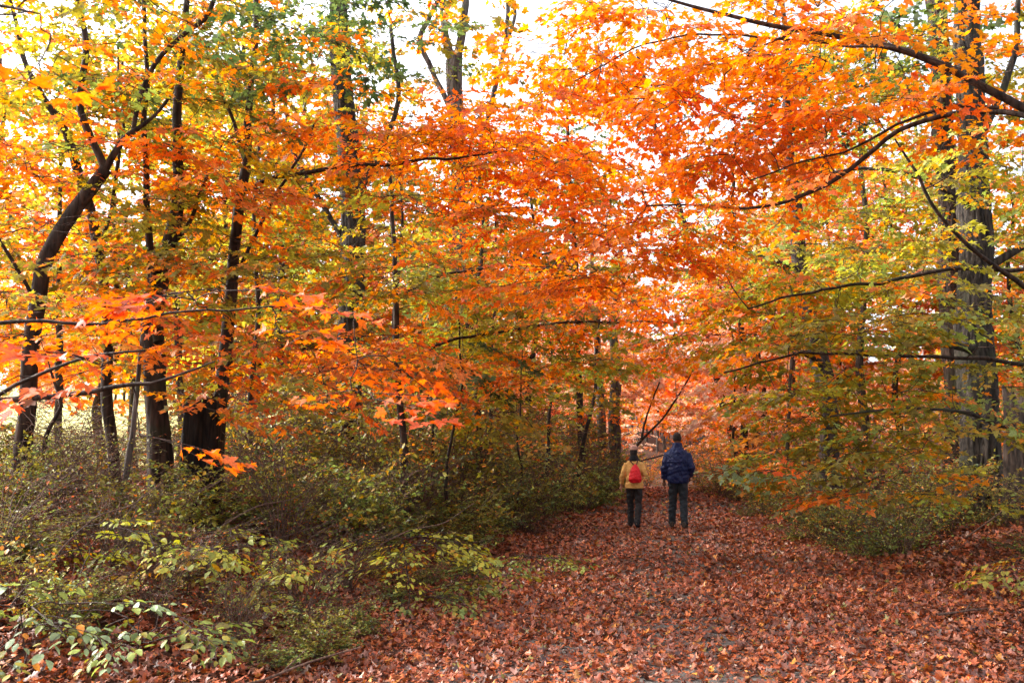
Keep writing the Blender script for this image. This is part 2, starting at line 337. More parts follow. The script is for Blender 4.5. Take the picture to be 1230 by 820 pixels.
def build_tree(name, label, cat, stems, blobs, seed, bark=None, group=None, lod="mid", spray="maple", flare=0.22, rough=0.05, stems3=None, sc=1.0,
               foliage_mat=None, layer=0.0, trunk_part="trunk", limb_part="limb", base=None, dens=1.0):
    """stems in photo pixels (first = trunk, from the ground up; the others limbs) or stems3 in metres; blobs = [(centre, (rx, ry, rz), number of sprays, palette)]"""
    rng = np.random.default_rng(seed); bark = bark or BARK_BROWN
    st = stems3 if stems3 is not None else [stem3d(s) for s in stems]
    P0 = st[0][0]
    if base is None:
        bx, by = P0[0, 0], P0[0, 1]; base = np.array([bx, by, gzf(bx, by)])
        P0[0, 2] = min(P0[0, 2], base[2]) - 0.12
        if len(P0) > 1 and P0[1, 2] < base[2] + 0.05: P0[1, 2] = base[2] + 0.3
    root = tag(empty(name, base), label, cat, group)
    SP, SR, SI = [], [], []
    for i, (P, R) in enumerate(st):
        if i: R = R * 0.85
        Q, r = resample(P, R, 0.18 if R[0] > 0.04 else 0.13)
        if len(Q) > 8:
            kn = np.zeros((len(Q), 3))
            for wl in (0.9, 0.42, 0.22):
                st_ = np.linspace(0, len(Q) - 1, max(3, int(len(Q) * 0.16 / wl))); kk = rng.normal(0, 1, (len(st_), 3)); kk[0] = 0; kk[-1] *= .5
                kn += np.stack([np.interp(np.arange(len(Q)), st_, kk[:, c_]) for c_ in range(3)], 1) * wl * (0.035 if i else 0.026)
            Q = Q + kn
        tb = Tubes(); big = R[0]
        if big > .25: Q, r = resample(Q, r, .05)
        tb.add(Q, r, 96 if big > .25 else 16 if big > 0.15 else (10 if big > 0.05 else 7), rough if i == 0 else rough * 0.6, rng, flare if i == 0 else 0)
        link(trunk_part if i == 0 else limb_part, tb.mesh(trunk_part if i == 0 else limb_part, base), bark, root)
        lo = 0 if i else max(1, int(len(Q) * 0.12))
        SP.append(Q[lo:]); SR.append(r[lo:])
    SP = np.concatenate(SP); SR = np.concatenate(SR)
    tw = Tubes(); LB, LR, LS, LC = [], [], [], []
    tg = []
    for c, rad, n, pal in blobs:
        n = max(1, int(round(n * dens * DENS))); c = np.asarray(c, float); rad = np.asarray(rad, float)
        u = rng.normal(0, 1, (n, 3)); u /= np.linalg.norm(u, axis=1)[:, None]; u *= rng.uniform(0, 1, (n, 1)) ** 0.42
        T = c + u * rad
        if layer > 0: T[:, 2] = np.round((T[:, 2]) / layer) * layer + rng.normal(0, layer * 0.16, n)
        tg += [(p, pal) for p in T if not in_walk(p)]
    D0 = [np.min(np.linalg.norm(SP - p, axis=1)) for p, _ in tg]
    SV = SPRAYS[spray]
    for qi in np.argsort(D0):
        p, pal = tg[qi]
        dv = p - SP; dist = np.linalg.norm(dv, axis=1)
        cost = dist + 0.7 * np.maximum(0, -dv[:, 2]) + 0.15 * np.maximum(0, dv[:, 2] - 0.7 * dist) * 2
        j = int(np.argmin(cost)); a = SP[j]; L = dist[j]
        bare = pal == "bare"
        if L > 0.05:
            k = max(4, int(L / 0.16) + 2); t = np.linspace(0, 1, k)[:, None]
            hor = p - a; c1 = a + hor * 0.45 + np.array([0, 0, 0.13 * L]) + rng.normal(0, 0.07, 3) * L
            Q = (1 - t) ** 2 * a + 2 * t * (1 - t) * c1 + t ** 2 * p
            Q[1:-1] += rng.normal(0, 0.012 + 0.006 * L, (k - 2, 3))
            r0 = min(SR[j] * 0.8, (0.0045 + 0.0075 * L) * sc); r = r0 + (0.0035 - r0) * np.linspace(0, 1, k) ** 0.8
            tw.add(Q, r, 5 if r0 > 0.012 else 4)
            SP = np.concatenate([SP, Q[1:]]); SR = np.concatenate([SR, np.maximum(r[1:], 0.006)])
            hd = math.atan2(-(p - Q[-3])[0], (p - Q[-3])[1])
        else: hd = rng.uniform(-pi, pi)
        sp = SV[rng.integers(len(SV))]
        hd += rng.normal(0, 0.35); tx, ty = rng.normal(0, 0.16, 2); tx -= 0.08; ss = rng.uniform(0.8, 1.2) * sc
        cz, sz = math.cos(hd), math.sin(hd); cxx, sxx = math.cos(tx), math.sin(tx); cy, sy = math.cos(ty), math.sin(ty)
        Rm = np.array([[cz, -sz, 0], [sz, cz, 0], [0, 0, 1]]) @ np.array([[1, 0, 0], [0, cxx, -sxx], [0, sxx, cxx]]) @ np.array([[cy, 0, sy], [0, 1, 0], [-sy, 0, cy]])
        if bare and rng.random() < .5: continue
        for TP, TR in sp["twigs"]: tw.add(p + (TP * ss) @ Rm.T, TR * ss, 3)
        if bare: continue
        B = p + (sp["B"] * ss) @ Rm.T; n = len(B)
        main = pick_cols(pal, 1, rng); cc = np.where(rng.random((n, 1)) < 0.6, main, pick_cols(pal, n, rng))
        cc = cc * rng.uniform(0.72, 1.25, (n, 1)) * rng.uniform(0.88, 1.12)
        LB.append(B); LR.append(Rm[None] @ sp["R"]); LS.append(sp["s"] * ss * rng.uniform(0.62, 1.25, n)); LC.append(cc)
    if LB:
        LB, LR, LS, LC = map(np.concatenate, (LB, LR, LS, LC)); LC = np.clip(LC, 0, 0.85)
        me = leaves_mesh("crown", LB, LR, LS, LC, lod, rng, base, tw)
        o = link("crown", me, foliage_mat or LEAF, root); me.materials.append(TWIG)
    return root

def in_walk(p):
    """the airspace of the path around and before the walkers, kept free by everyone passing"""
    if p[1] > 18.5: return False
    k = 16.5 / max(.1, p[1]); x, z = p[0] * k, EYE + (p[2] - EYE) * k
    m = .8 * min(1.5, k)
    return 1.9 - m < x < 3.75 + m and z < 2.05 + m
def bl(px, py, Y, rx, ry, rz, n, pal): return (at(px, py, Y), (rx, ry, rz), n, pal)
def ln(pts, Y0, Y1):
    n = len(pts); return [(a, b, c, Y0 + (Y1 - Y0) * i / (n - 1)) for i, (a, b, c) in enumerate(pts)]

# ================================================================== GROUND
def grid_axis(edges):
    out = [np.arange(a, b, s) for a, b, s in edges]; return np.concatenate(out + [[edges[-1][1]]])
gx = grid_axis([(-260, -60, 20), (-60, -20, 4), (-20, 16, 0.3), (16, 60, 4), (60, 260, 20)])
gy = grid_axis([(-60, -4, 4), (-4, 34, 0.3), (34, 80, 2), (80, 400, 16)])
XX, YY = np.meshgrid(gx, gy); ZZ = gz(XX, YY)
V = np.stack([XX, YY, ZZ], -1).reshape(-1, 3); nx = len(gx); ny = len(gy)
i = np.arange(ny - 1)[:, None] * nx + np.arange(nx - 1)[None]
F = np.stack([i, i + 1, i + nx + 1, i + nx], -1).reshape(-1, 4)
dd = V[:, 0] - path_x(V[:, 1])
meadow = smooth((-dd - 12.0) / 3.0) * smooth((V[:, 1] - 9) / 5)
pathm = smooth((2.6 - np.abs(dd)) / 0.8) * (1 - smooth((V[:, 1] - 22) / 8))
gcol = np.stack([meadow, pathm, np.zeros_like(dd)], -1)
m, t, out = nodes("forest_floor"); N = t.nodes.new; L = t.links.new
a = N("ShaderNodeAttribute"); a.attribute_name = "tint"; sep = N("ShaderNodeSeparateColor"); L(a.outputs["Color"], sep.inputs[0])
tc = N("ShaderNodeTexCoord")
n1 = N("ShaderNodeTexNoise"); n1.inputs["Scale"].default_value = 9; n1.inputs["Detail"].default_value = 10; n1.inputs["Roughness"].default_value = 0.75; L(tc.outputs["Object"], n1.inputs["Vector"])
r1 = N("ShaderNodeValToRGB"); L(n1.outputs["Fac"], r1.inputs[0]); cr = r1.color_ramp
cr.elements[0].position = 0.35; cr.elements[0].color = (0.02, 0.011, 0.008, 1); cr.elements[1].position = 0.7; cr.elements[1].color = (0.13, 0.055, 0.03, 1)
n2 = N("ShaderNodeTexNoise"); n2.inputs["Scale"].default_value = 26; n2.inputs["Detail"].default_value = 8; L(tc.outputs["Object"], n2.inputs["Vector"])
r2 = N("ShaderNodeValToRGB"); L(n2.outputs["Fac"], r2.inputs[0]); r2.color_ramp.elements[0].position = 0.3; r2.color_ramp.elements[0].color = (0.05, 0.042, 0.036, 1); r2.color_ramp.elements[1].position = 0.75; r2.color_ramp.elements[1].color = (0.19, 0.165, 0.145, 1)
mx1 = N("ShaderNodeMixRGB"); L(sep.outputs[1], mx1.inputs[0]); L(r1.outputs[0], mx1.inputs[1]); L(r2.outputs[0], mx1.inputs[2])
n3 = N("ShaderNodeTexNoise"); n3.inputs["Scale"].default_value = 0.6; n3.inputs["Detail"].default_value = 8; n3.inputs["Roughness"].default_value = 0.7; L(tc.outputs["Object"], n3.inputs["Vector"])
r3 = N("ShaderNodeValToRGB"); L(n3.outputs["Fac"], r3.inputs[0]); r3.color_ramp.elements[0].position = 0.35; r3.color_ramp.elements[0].color = (0.30, 0.30, 0.09, 1); r3.color_ramp.elements[1].position = 0.7; r3.color_ramp.elements[1].color = (0.55, 0.50, 0.24, 1)
mx2 = N("ShaderNodeMixRGB"); L(sep.outputs[0], mx2.inputs[0]); L(mx1.outputs[0], mx2.inputs[1]); L(r3.outputs[0], mx2.inputs[2])
p = N("ShaderNodeBsdfPrincipled"); p.inputs["Roughness"].default_value = 0.95; p.inputs["Specular IOR Level"].default_value = 0.1; L(mx2.outputs[0], p.inputs["Base Color"])
bp = N("ShaderNodeBump"); bp.inputs["Strength"].default_value = 0.6; bp.inputs["Distance"].default_value = 0.03; L(n2.outputs["Fac"], bp.inputs["Height"]); L(bp.outputs[0], p.inputs["Normal"])
L(p.outputs[0], out.inputs[0])
g = link("ground", mesh_from("ground", V, F, gcol, True), m); g["kind"] = "structure"; g["label"] = "forest floor with dirt path and pale meadow beyond the bank"

# ------------------------------------------------------------------ fallen leaves (nobody could count them)
rng = np.random.default_rng(5)
def litter(n, y0, y1, lod, smin, smax, zr):
    y = np.sqrt(rng.uniform(y0 ** 2, y1 ** 2, n)); x = rng.uniform(-0.68, 0.72, n) * (y + 2.0)
    d = x - path_x(y)
    pat = np.clip(0.5 + 0.3 * np.sin(x * 4.1 + 1.3 * np.sin(y * 3.7)) * np.sin(y * 2.9 + 1.1 * np.sin(x * 5.7)) + .35 * np.sin(x * 9 + 2 * np.sin(y * 7)) * np.sin(y * 11 + 2 * np.sin(x * 6)), 0, 1)
    worn = np.exp(-((d + 0.1) / 0.9) ** 2) * 0.74 * pat + 0.12 * pat
    far_left = smooth((-d - 11) / 2)
    keep = (rng.random(n) > worn) & (rng.random(n) > far_left)
    x, y, d = x[keep], y[keep], d[keep]; n = len(x)
    depth = 0.35 + 0.65 * smooth((np.abs(d) - 0.8) / 1.5)
    z = gz(x, y) + 0.006 + rng.random(n) ** 1.5 * zr * depth
    az = rng.uniform(0, 2 * pi, n); D = np.stack([np.cos(az), np.sin(az), rng.normal(0.05, 0.28, n)], -1)
    Nn = np.stack([rng.normal(0, 0.42, n), rng.normal(0, 0.42, n), np.where(rng.random(n) < 0.5, 1.0, -1.0)], -1)
    pal = np.array([(0.35, 0.075, 0.024), (0.45, 0.115, 0.025), (0.19, 0.052, 0.024), (0.10, 0.034, 0.02), (0.36, 0.135, 0.07), (0.24, 0.085, 0.05), (0.52, 0.20, 0.03), (0.5, 0.33, 0.24), (0.2, 0.16, 0.03)])
    pw = np.array([26, 17, 20, 18, 9, 9, 3.5, 1.2, 1.6]); C = pal[rng.choice(len(pal), n, p=pw / pw.sum())] * rng.uniform(0.65, 1.3, (n, 1))
    return np.stack([x, y, z], -1), frames(D, Nn), rng.uniform(smin, smax, n), C
parts = [(litter(90000, 2.5, 16, "small", 0.012, 0.035, 0.05), "small"), (litter(125000, 2.2, 10.5, "dry", 0.022, 0.07, 0.04), "dry"), (litter(110000, 10.5, 20, "drylo", 0.038, 0.085, 0.045), "drylo"), (litter(75000, 20, 42, "drylo", 0.07, 0.13, 0.06), "drylo")]
LV = [leaves_mesh("fallen_leaves", *q, l, rng) for q, l in parts]
lo = link("fallen_leaves", LV[0], LITTER); tag(lo, "crumbled leaf fragments strewn among the red and brown maple leaves", "fallen leaves", kind="stuff")
for i, me in enumerate(LV[1:]):
    o2 = link("fallen_leaves", me, LITTER); tag(o2, ["red brown fallen leaves lying over the near path and bank", "smaller looking fallen leaves on the middle stretch of path", "distant fallen leaves along the far end of path"][i], "fallen leaves", kind="stuff")

# ================================================================== TREES: the trunks on the bank at the left
T = build_tree
Y = 9.0
T("maple_tree", "dark smooth forked maple with bent trunk, leftmost on the bank", "tree",
  [ln([(22, 612, 27), (25, 590, 25), (30, 520, 22), (38, 440, 21), (45, 370, 21), (62, 300, 21), (95, 245, 19), (127, 203, 17)], 9, 9),
   ln([(127, 203, 14), (118, 178, 12.5), (98, 145, 12), (93, 118, 11), (104, 75, 11), (103, 40, 10), (92, -10, 9), (80, -120, 7), (85, -230, 4)], 9, 8.7),
   ln([(127, 203, 12), (142, 178, 11), (160, 157, 10), (182, 148, 6), (205, 120, 5)], 9, 9.1),
   ln([(160, 157, 8), (166, 110, 8), (190, 70, 8), (222, 45, 8), (252, 20, 8), (268, -15, 7), (290, -110, 4)], 9, 8.8),
   ln([(45, 370, 7), (30, 330, 6), (10, 300, 6), (-30, 240, 4)], 9, 8.6),
   ln([(37, 575, 7), (55, 545, 7), (50, 510, 7), (75, 485, 6), (60, 440, 4)], 9, 8.7)],
  [bl(50, 120, 9.2, 1.5, 1.1, 1.0, 40, "yelgrn"), bl(170, 60, 8.8, 1.2, 1.3, 0.8, 44, "olive"), bl(20, 310, 9.4, 0.9, 1.0, 0.9, 20, "mix"), bl(165, 235, 9.4, 1.0, 1.0, 0.6, 22, "yellow"),
   bl(60, 20, 8.0, 1.4, 1.2, 0.7, 26, "amber"), bl(10, 230, 9.3, .8, 1.0, .6, 16, "redor"), bl(60, 300, 8.8, .9, .8, 1.6, 60, "bare"), bl(120, 150, 9, .9, .8, 1.2, 40, "bare"), bl(40, 390, 8, .7, .7, .5, 22, "mix"), bl(100, 300, 8.2, .5, .6, .4, 7, "olive")], 1, BARK_DARK, layer=0.3)
T("maple_tree", "slim dark maple leaning towards the leftmost forked maple", "tree",
  [ln([(142, 610, 17), (139, 560, 15), (134, 480, 15), (130, 400, 14), (120, 300, 14), (98, 215, 13), (78, 155, 11), (45, 105, 9), (28, 70, 7), (10, -10, 5)], 10.5, 10),
   ln([(120, 300, 7), (135, 240, 6), (150, 160, 5), (140, 60, 3)], 10.3, 10.5)],
  [bl(110, 330, 10.4, 1.1, 1.2, 0.8, 34, "yellow"), bl(60, 160, 10, 1.3, 1.2, 0.9, 34, "mix"), bl(150, 120, 10.8, 1.0, 1.2, 0.9, 30, "yelgrn"), bl(90, 410, 10.6, 1.2, 1.2, 0.5, 26, "amber")], 2, BARK_DARK, layer=0.3)
T("maple_tree", "rough brown twin stemmed tree beside the black stump", "tree",
  [ln([(196, 622, 44), (195, 590, 36), (193, 540, 31), (190, 470, 29), (188, 400, 28), (193, 340, 25), (200, 290, 21), (210, 225, 16), (214, 130, 12), (225, 20, 9), (232, -90, 6)], 10, 10),
   ln([(190, 410, 15), (182, 350, 13), (180, 280, 12), (174, 210, 10), (177, 110, 8), (168, 0, 6), (160, -110, 4)], 9.9, 9.6),
   ln([(200, 300, 8), (225, 270, 7), (240, 225, 6), (262, 180, 4)], 10, 10.3)],
  [bl(220, 130, 10, 1.1, 1.2, 1.0, 30, "yelgrn"), bl(190, 290, 10.2, 1.0, 1.2, 0.6, 26, "yellow"), bl(240, 40, 10, 1.2, 1.3, 0.9, 40, "olive"), bl(170, 10, 9.6, 1.2, 1.2, 0.7, 26, "yellow"), bl(220, 210, 9.8, .9, 1.2, .6, 26, "orange"), bl(220, 300, 10, 1.2, .8, 1.2, 60, "bare"), bl(170, 310, 9, .6, .7, .4, 20, "mix"), bl(230, 430, 9, .7, .7, .35, 20, "orange"), bl(150, 400, 8.6, .7, .7, .3, 8, "orange")], 3, BARK_BROWN, layer=0.3)
T("maple_tree", "brown maple behind black stump reaching one long bough towards path", "tree",
  [ln([(257, 612, 26), (259, 590, 22), (262, 520, 19), (268, 440, 18), (275, 380, 17), (282, 300, 16), (288, 240, 15), (293, 190, 12), (298, 120, 10), (303, 40, 8), (306, -80, 5)], 10.5, 10.5),
   ln([(288, 236, 9), (312, 220, 8), (350, 210, 7.5), (400, 203, 7), (450, 197, 6.5), (510, 193, 5.5), (570, 186, 4), (620, 180, 3)], 10.5, 9.2),
   ln([(293, 190, 7), (280, 150, 6), (268, 120, 6), (258, 85, 4)], 10.5, 10.2),
   ln([(283, 330, 7), (305, 300, 6), (325, 255, 6), (345, 225, 5), (380, 150, 4)], 10.5, 10.8)],
  [bl(515, 160, 9.6, 1.1, 1.2, 0.6, 54, "orange"), bl(400, 140, 9.8, 1.1, 1.1, 0.7, 26, "orange"), bl(405, 45, 9.0, .8, .7, .45, 34, "green"), bl(330, 130, 10.3, 0.9, 1.2, 0.9, 30, "mix"), bl(600, 190, 9.6, 1.0, 1.3, 0.8, 50, "orange"),
   bl(520, 260, 10, .9, 1.2, 0.5, 26, "mix"), bl(330, 300, 10.6, 1.1, 1.2, 0.7, 36, "yelgrn"), bl(300, 30, 10, 1.0, 1.2, 0.7, 34, "yelgrn"), bl(650, 140, 9.8, .9, 1.2, .5, 36, "bright"), bl(490, 190, 9.4, 1.0, .8, .7, 60, "bare"), bl(380, 260, 10, 1.2, .8, .8, 40, "bare"), bl(340, 230, 10.2, .6, 1.2, .5, 20, "yellow"),
   bl(270, 200, 10, .7, 1.1, .5, 26, "redor"), bl(270, 320, 9.3, .6, .7, .4, 20, "mix"), bl(440, 420, 9.6, .9, .8, .4, 24, "orange"), bl(330, 420, 9.4, .8, .8, .35, 26, "mix"), bl(320, 480, 9.6, .6, .7, .25, 12, "mix"), bl(470, 340, 9.8, .8, .8, .4, 26, "mix")], 4, BARK_BROWN, layer=0.3)
T("sapling", "pale leaning sapling stem between twin stemmed tree and slim maple", "sapling",
  [ln([(148, 608, 8), (153, 560, 8), (158, 500, 7), (167, 450, 6), (178, 390, 5), (185, 300, 3)], 9.2, 9.4)],
  [bl(180, 340, 9.4, 0.6, 0.8, 0.5, 10, "amber")], 5, BARK_PALE, flare=0.1)
T("tree", "thick grey brown trunk standing behind the low orange boughs", "tree",
  [ln([(406, 600, 50), (408, 570, 42), (412, 520, 38), (418, 450, 36), (424, 370, 35), (424, 280, 34), (420, 200, 32), (412, 100, 28), (408, -20, 24), (405, -200, 18), (400, -400, 10)], 16, 16),
   ln([(422, 250, 12), (455, 190, 10), (480, 120, 8), (470, 30, 6)], 16, 15.5), ln([(422, 300, 10), (385, 240, 9), (350, 170, 7), (340, 80, 5)], 16, 15.5)],
  [bl(420, 40, 15, 2.2, 2.0, 1.3, 50, "green"), bl(480, 230, 15.0, 1.0, 1.2, 0.8, 30, "yellow"), bl(470, 320, 15, 1.8, 1.5, 0.8, 46, "yelgrn"), bl(350, 330, 15.2, 1.8, 1.5, 1.2, 50, "yellow"), bl(360, 90, 15.5, 2.2, 2, 1.6, 50, "yelgrn")],
  6, BARK_GREY, layer=0.4, sc=1.1)
T("tree", "tall bare pale trunk forking high against the white sky", "tree",
  [ln([(566, 575, 30), (562, 500, 27), (556, 300, 24), (549, 120, 22), (545, 76, 23), (546, 64, 20)], 24, 24),
   ln([(544, 80, 15), (537, 50, 14), (531, 20, 13), (526, -40, 12), (515, -150, 8), (500, -260, 5)], 24, 24), ln([(547, 80, 15), (553, 45, 14), (560, 10, 13), (563, -40, 12), (580, -150, 8)], 24, 24),
   ln([(549, 150, 10), (520, 90, 9), (503, 45, 9), (520, 15, 8), (535, -15, 6), (540, -60, 4)], 24, 23.5),
   ln([(556, 260, 10), (590, 130, 9), (606, 50, 8), (608, 0, 7), (600, -80, 4)], 24, 24), ln([(606, 60, 6), (618, 20, 6), (606, -40, 4)], 24, 24)],
  [bl(560, 130, 24, 2.5, 2, 0.9, 16, "amber"), bl(610, 60, 24, 1.8, 2, 1.2, 10, "yellow"), bl(500, 180, 24, 2.6, 2, 1.6, 34, "amber"), bl(575, 30, 23, 1.6, 1.5, .9, 12, "amber"), bl(490, 60, 23, 1.5, 1.5, 1.2, 12, "yellow"), bl(620, 240, 24, 2.8, 2, 2, 40, "amber")],
  7, BARK_PALE, lod="lo", spray="far", sc=1.1)

# low orange bough in front, from a maple standing just outside the frame
T("maple_tree", "maple at frame edge holding the low vivid orange bough near camera", "tree",
  [ln([(-190, 800, 60), (-190, 560, 52), (-195, 400, 48), (-200, 200, 42), (-205, 0, 34), (-210, -200, 24)], 5.2, 5.2),
   ln([(-190, 520, 18), (-100, 500, 16), (-20, 488, 12), (30, 490, 11), (80, 483, 9.5), (140, 468, 8), (190, 460, 5.5), (225, 452, 4), (255, 440, 2.5)], 5.2, 5.0),
   ln([(-20, 488, 8), (40, 450, 6), (110, 430, 5), (170, 425, 4)], 5.2, 4.9),
   ln([(-195, 400, 16), (-80, 395, 9), (20, 388, 6.5), (120, 385, 5), (220, 372, 4), (330, 362, 3), (420, 380, 2)], 5.2, 5.4)],
  [bl(110, 430, 4.9, 0.42, 0.25, 0.10, 8, "vivid"), bl(260, 352, 5.2, 0.55, 0.3, 0.06, 10, "vivid"), bl(390, 395, 5.4, 0.4, 0.3, 0.10, 5, "vivid"), bl(450, 475, 5.6, 0.4, 0.35, 0.12, 7, "vivid"),
   bl(210, 520, 5.2, 0.4, 0.25, 0.04, 1, "vivid"), bl(480, 430, 5.6, 0.35, 0.3, 0.08, 4, "vivid"), bl(30, 440, 5, 0.25, 0.25, 0.08, 2, "vivid")],
  8, BARK_DARK, lod="hi", spray="near", rough=0.03, dens=.72)
# near leaves hanging into the top left corner, on a bough of a maple outside the frame
T("maple_tree", "maple outside the frame whose blurred brown orange leaves hang into the top corner", "tree",
  [ln([(-560, 1500, 120), (-560, 600, 100), (-540, 200, 90), (-520, -200, 70), (-500, -600, 50)], 2.8, 2.8),
   ln([(-540, 40, 20), (-360, 0, 16), (-180, -15, 12), (-60, -5, 9), (20, 15, 5), (60, 30, 3)], 2.8, 2.7)],
  [bl(15, 25, 2.65, 0.10, 0.25, 0.05, 3, "redor"), bl(110, -30, 2.9, 0.25, 0.3, 0.05, 2, "redor"), bl(-120, -10, 2.8, 0.3, 0.3, 0.1, 4, "redor"), bl(190, -20, 3.6, 0.2, 0.3, 0.05, 2, "green")],
  9, BARK_DARK, lod="hi", spray="near", rough=0.03, sc=0.85)

T("maple_tree", "slim olive and orange maple whose layered boughs cross behind the low orange bough", "tree",
  [ln([(488, 590, 11), (486, 540, 10), (480, 450, 9), (474, 380, 8), (470, 300, 7), (466, 200, 5)], 12.5, 12.5),
   ln([(480, 455, 6), (500, 432, 5), (530, 410, 5), (600, 398, 4.5), (690, 390, 4), (760, 384, 3), (830, 388, 2)], 12.5, 12.2),
   ln([(474, 360, 6), (520, 330, 5), (590, 318, 4), (660, 305, 3), (730, 300, 2)], 12.5, 12)],
  [bl(520, 330, 12.3, 1.0, 1.0, .4, 40, "yelgrn"), bl(620, 320, 12.2, 1.0, 1.0, .4, 44, "mix"), bl(570, 385, 12.4, 1.1, 1.0, .35, 50, "yelgrn"), bl(690, 375, 12.3, 1.1, 1.0, .35, 46, "mix"), bl(790, 360, 12.3, .9, 1.0, .35, 36, "orange"),
   bl(520, 440, 12.6, .8, 1.0, .35, 30, "orange"), bl(640, 450, 12.8, .9, 1.0, .4, 30, "mix"), bl(720, 440, 13, .7, 1.0, .35, 20, "yelgrn"), bl(450, 420, 12.3, .7, .9, .35, 22, "orange"), bl(840, 330, 12.4, .7, .9, .3, 24, "redor"), bl(580, 500, 13, .8, .9, .3, 18, "yellow")],
  15, BARK_DARK, layer=0.26)

# ================================================================== TREES at the right of the path
T("maple_tree", "maple whose two long dark limbs reach over the path from beyond the edge", "tree",
  [ln([(1520, 900, 90), (1510, 600, 74), (1495, 400, 66), (1470, 250, 60), (1450, 80, 50), (1430, -120, 40), (1400, -400, 24)], 6.8, 6.8),
   ln([(1470, 250, 24), (1380, 205, 20), (1290, 165, 17), (1230, 135, 14), (1160, 95, 12.5), (1100, 67, 12), (1040, 50, 10), (960, 36, 9), (900, 25, 7), (850, 10, 6), (790, -5, 4)], 6.8, 7.8),
   ln([(1290, 165, 12), (1240, 138, 10), (1200, 130, 9.5), (1150, 137, 9), (1100, 146, 8.5), (1050, 174, 8), (1000, 212, 7.5), (950, 233, 6.5), (900, 241, 5), (850, 243, 4), (780, 252, 3)], 6.8, 8.6),
   ln([(1200, 130, 6), (1150, 124, 6), (1100, 140, 5), (1050, 160, 5), (1020, 178, 4), (960, 195, 3), (900, 215, 2.5)], 6.9, 8.0),
   ln([(1080, 58, 6), (1030, 50, 5), (980, 52, 4.5), (900, 40, 4), (820, 45, 3), (760, 60, 2.5), (690, 98, 2)], 7.1, 8.4),
   ln([(960, 36, 5), (900, 62, 3), (870, 90, 2)], 7.3, 7.6)],
  [bl(900, 40, 7.9, 1.0, 1.1, 0.55, 60, "bright"), bl(1010, 30, 7.4, 0.9, 1.0, 0.45, 50, "bright"), bl(960, 140, 7.8, 0.9, 1.0, 0.5, 52, "orange"), bl(820, 150, 8.4, 1.0, 1.1, 0.6, 60, "orange"),
   bl(700, 90, 8.7, 0.7, 1.0, 0.4, 26, "bright"), bl(780, 30, 8.4, 0.9, 1.1, 0.5, 40, "bright"), bl(700, 250, 9.2, 1.0, 1.0, 0.5, 44, "orange"), bl(820, 260, 9.0, 1.0, 0.9, 0.35, 40, "orange"), bl(930, 200, 8.6, 0.8, 0.9, 0.35, 30, "orange"),
   bl(1190, 110, 7.2, 0.4, 0.6, 0.25, 14, "orange"), bl(1080, 110, 7.6, 0.5, 0.8, 0.3, 18, "bright"), bl(720, 330, 9.8, 1.1, 1.0, 0.45, 40, "orange"), bl(690, 60, 9.2, .6, 1, .4, 22, "bright")],
  10, BARK_DARK, layer=0.26, rough=0.03, dens=.85)
T("oak_tree", "thick ridged grey trunk with shaggy bark beside the path bank", "tree",
  [ln([(1182, 655, 66), (1180, 630, 56), (1178, 590, 51), (1176, 500, 49), (1173, 400, 46), (1171, 300, 42), (1168, 200, 39), (1165, 100, 35), (1160, -50, 32), (1155, -250, 22)], 13.5, 13.5),
   ln([(1173, 330, 16), (1200, 310, 14), (1235, 292, 12), (1300, 240, 8)], 13.5, 13.2), ln([(1170, 420, 16), (1145, 414, 13), (1120, 411, 11), (1100, 413, 9)], 13.4, 12.9), ln([(1168, 190, 14), (1190, 130, 12), (1215, 60, 10), (1225, -40, 7)], 13.5, 13.5),
   ln([(1170, 250, 10), (1110, 215, 8), (1050, 205, 6), (980, 210, 4)], 13.4, 12.5)],
  [bl(1080, 230, 12.6, 1.4, 1.4, 0.7, 56, "yelgrn"), bl(1210, 250, 12.8, 1.0, 1.2, 0.8, 30, "yelgrn"), bl(1180, 40, 13, 1.6, 1.5, 1.2, 56, "olive"), bl(1060, 60, 13.8, 1.4, 1.3, 1.0, 40, "olive"), bl(1230, 400, 13.6, .9, 1.2, 1.2, 26, "mix")],
  11, BARK_GREY, layer=0.3, rough=0.06)
Tm = 11.0
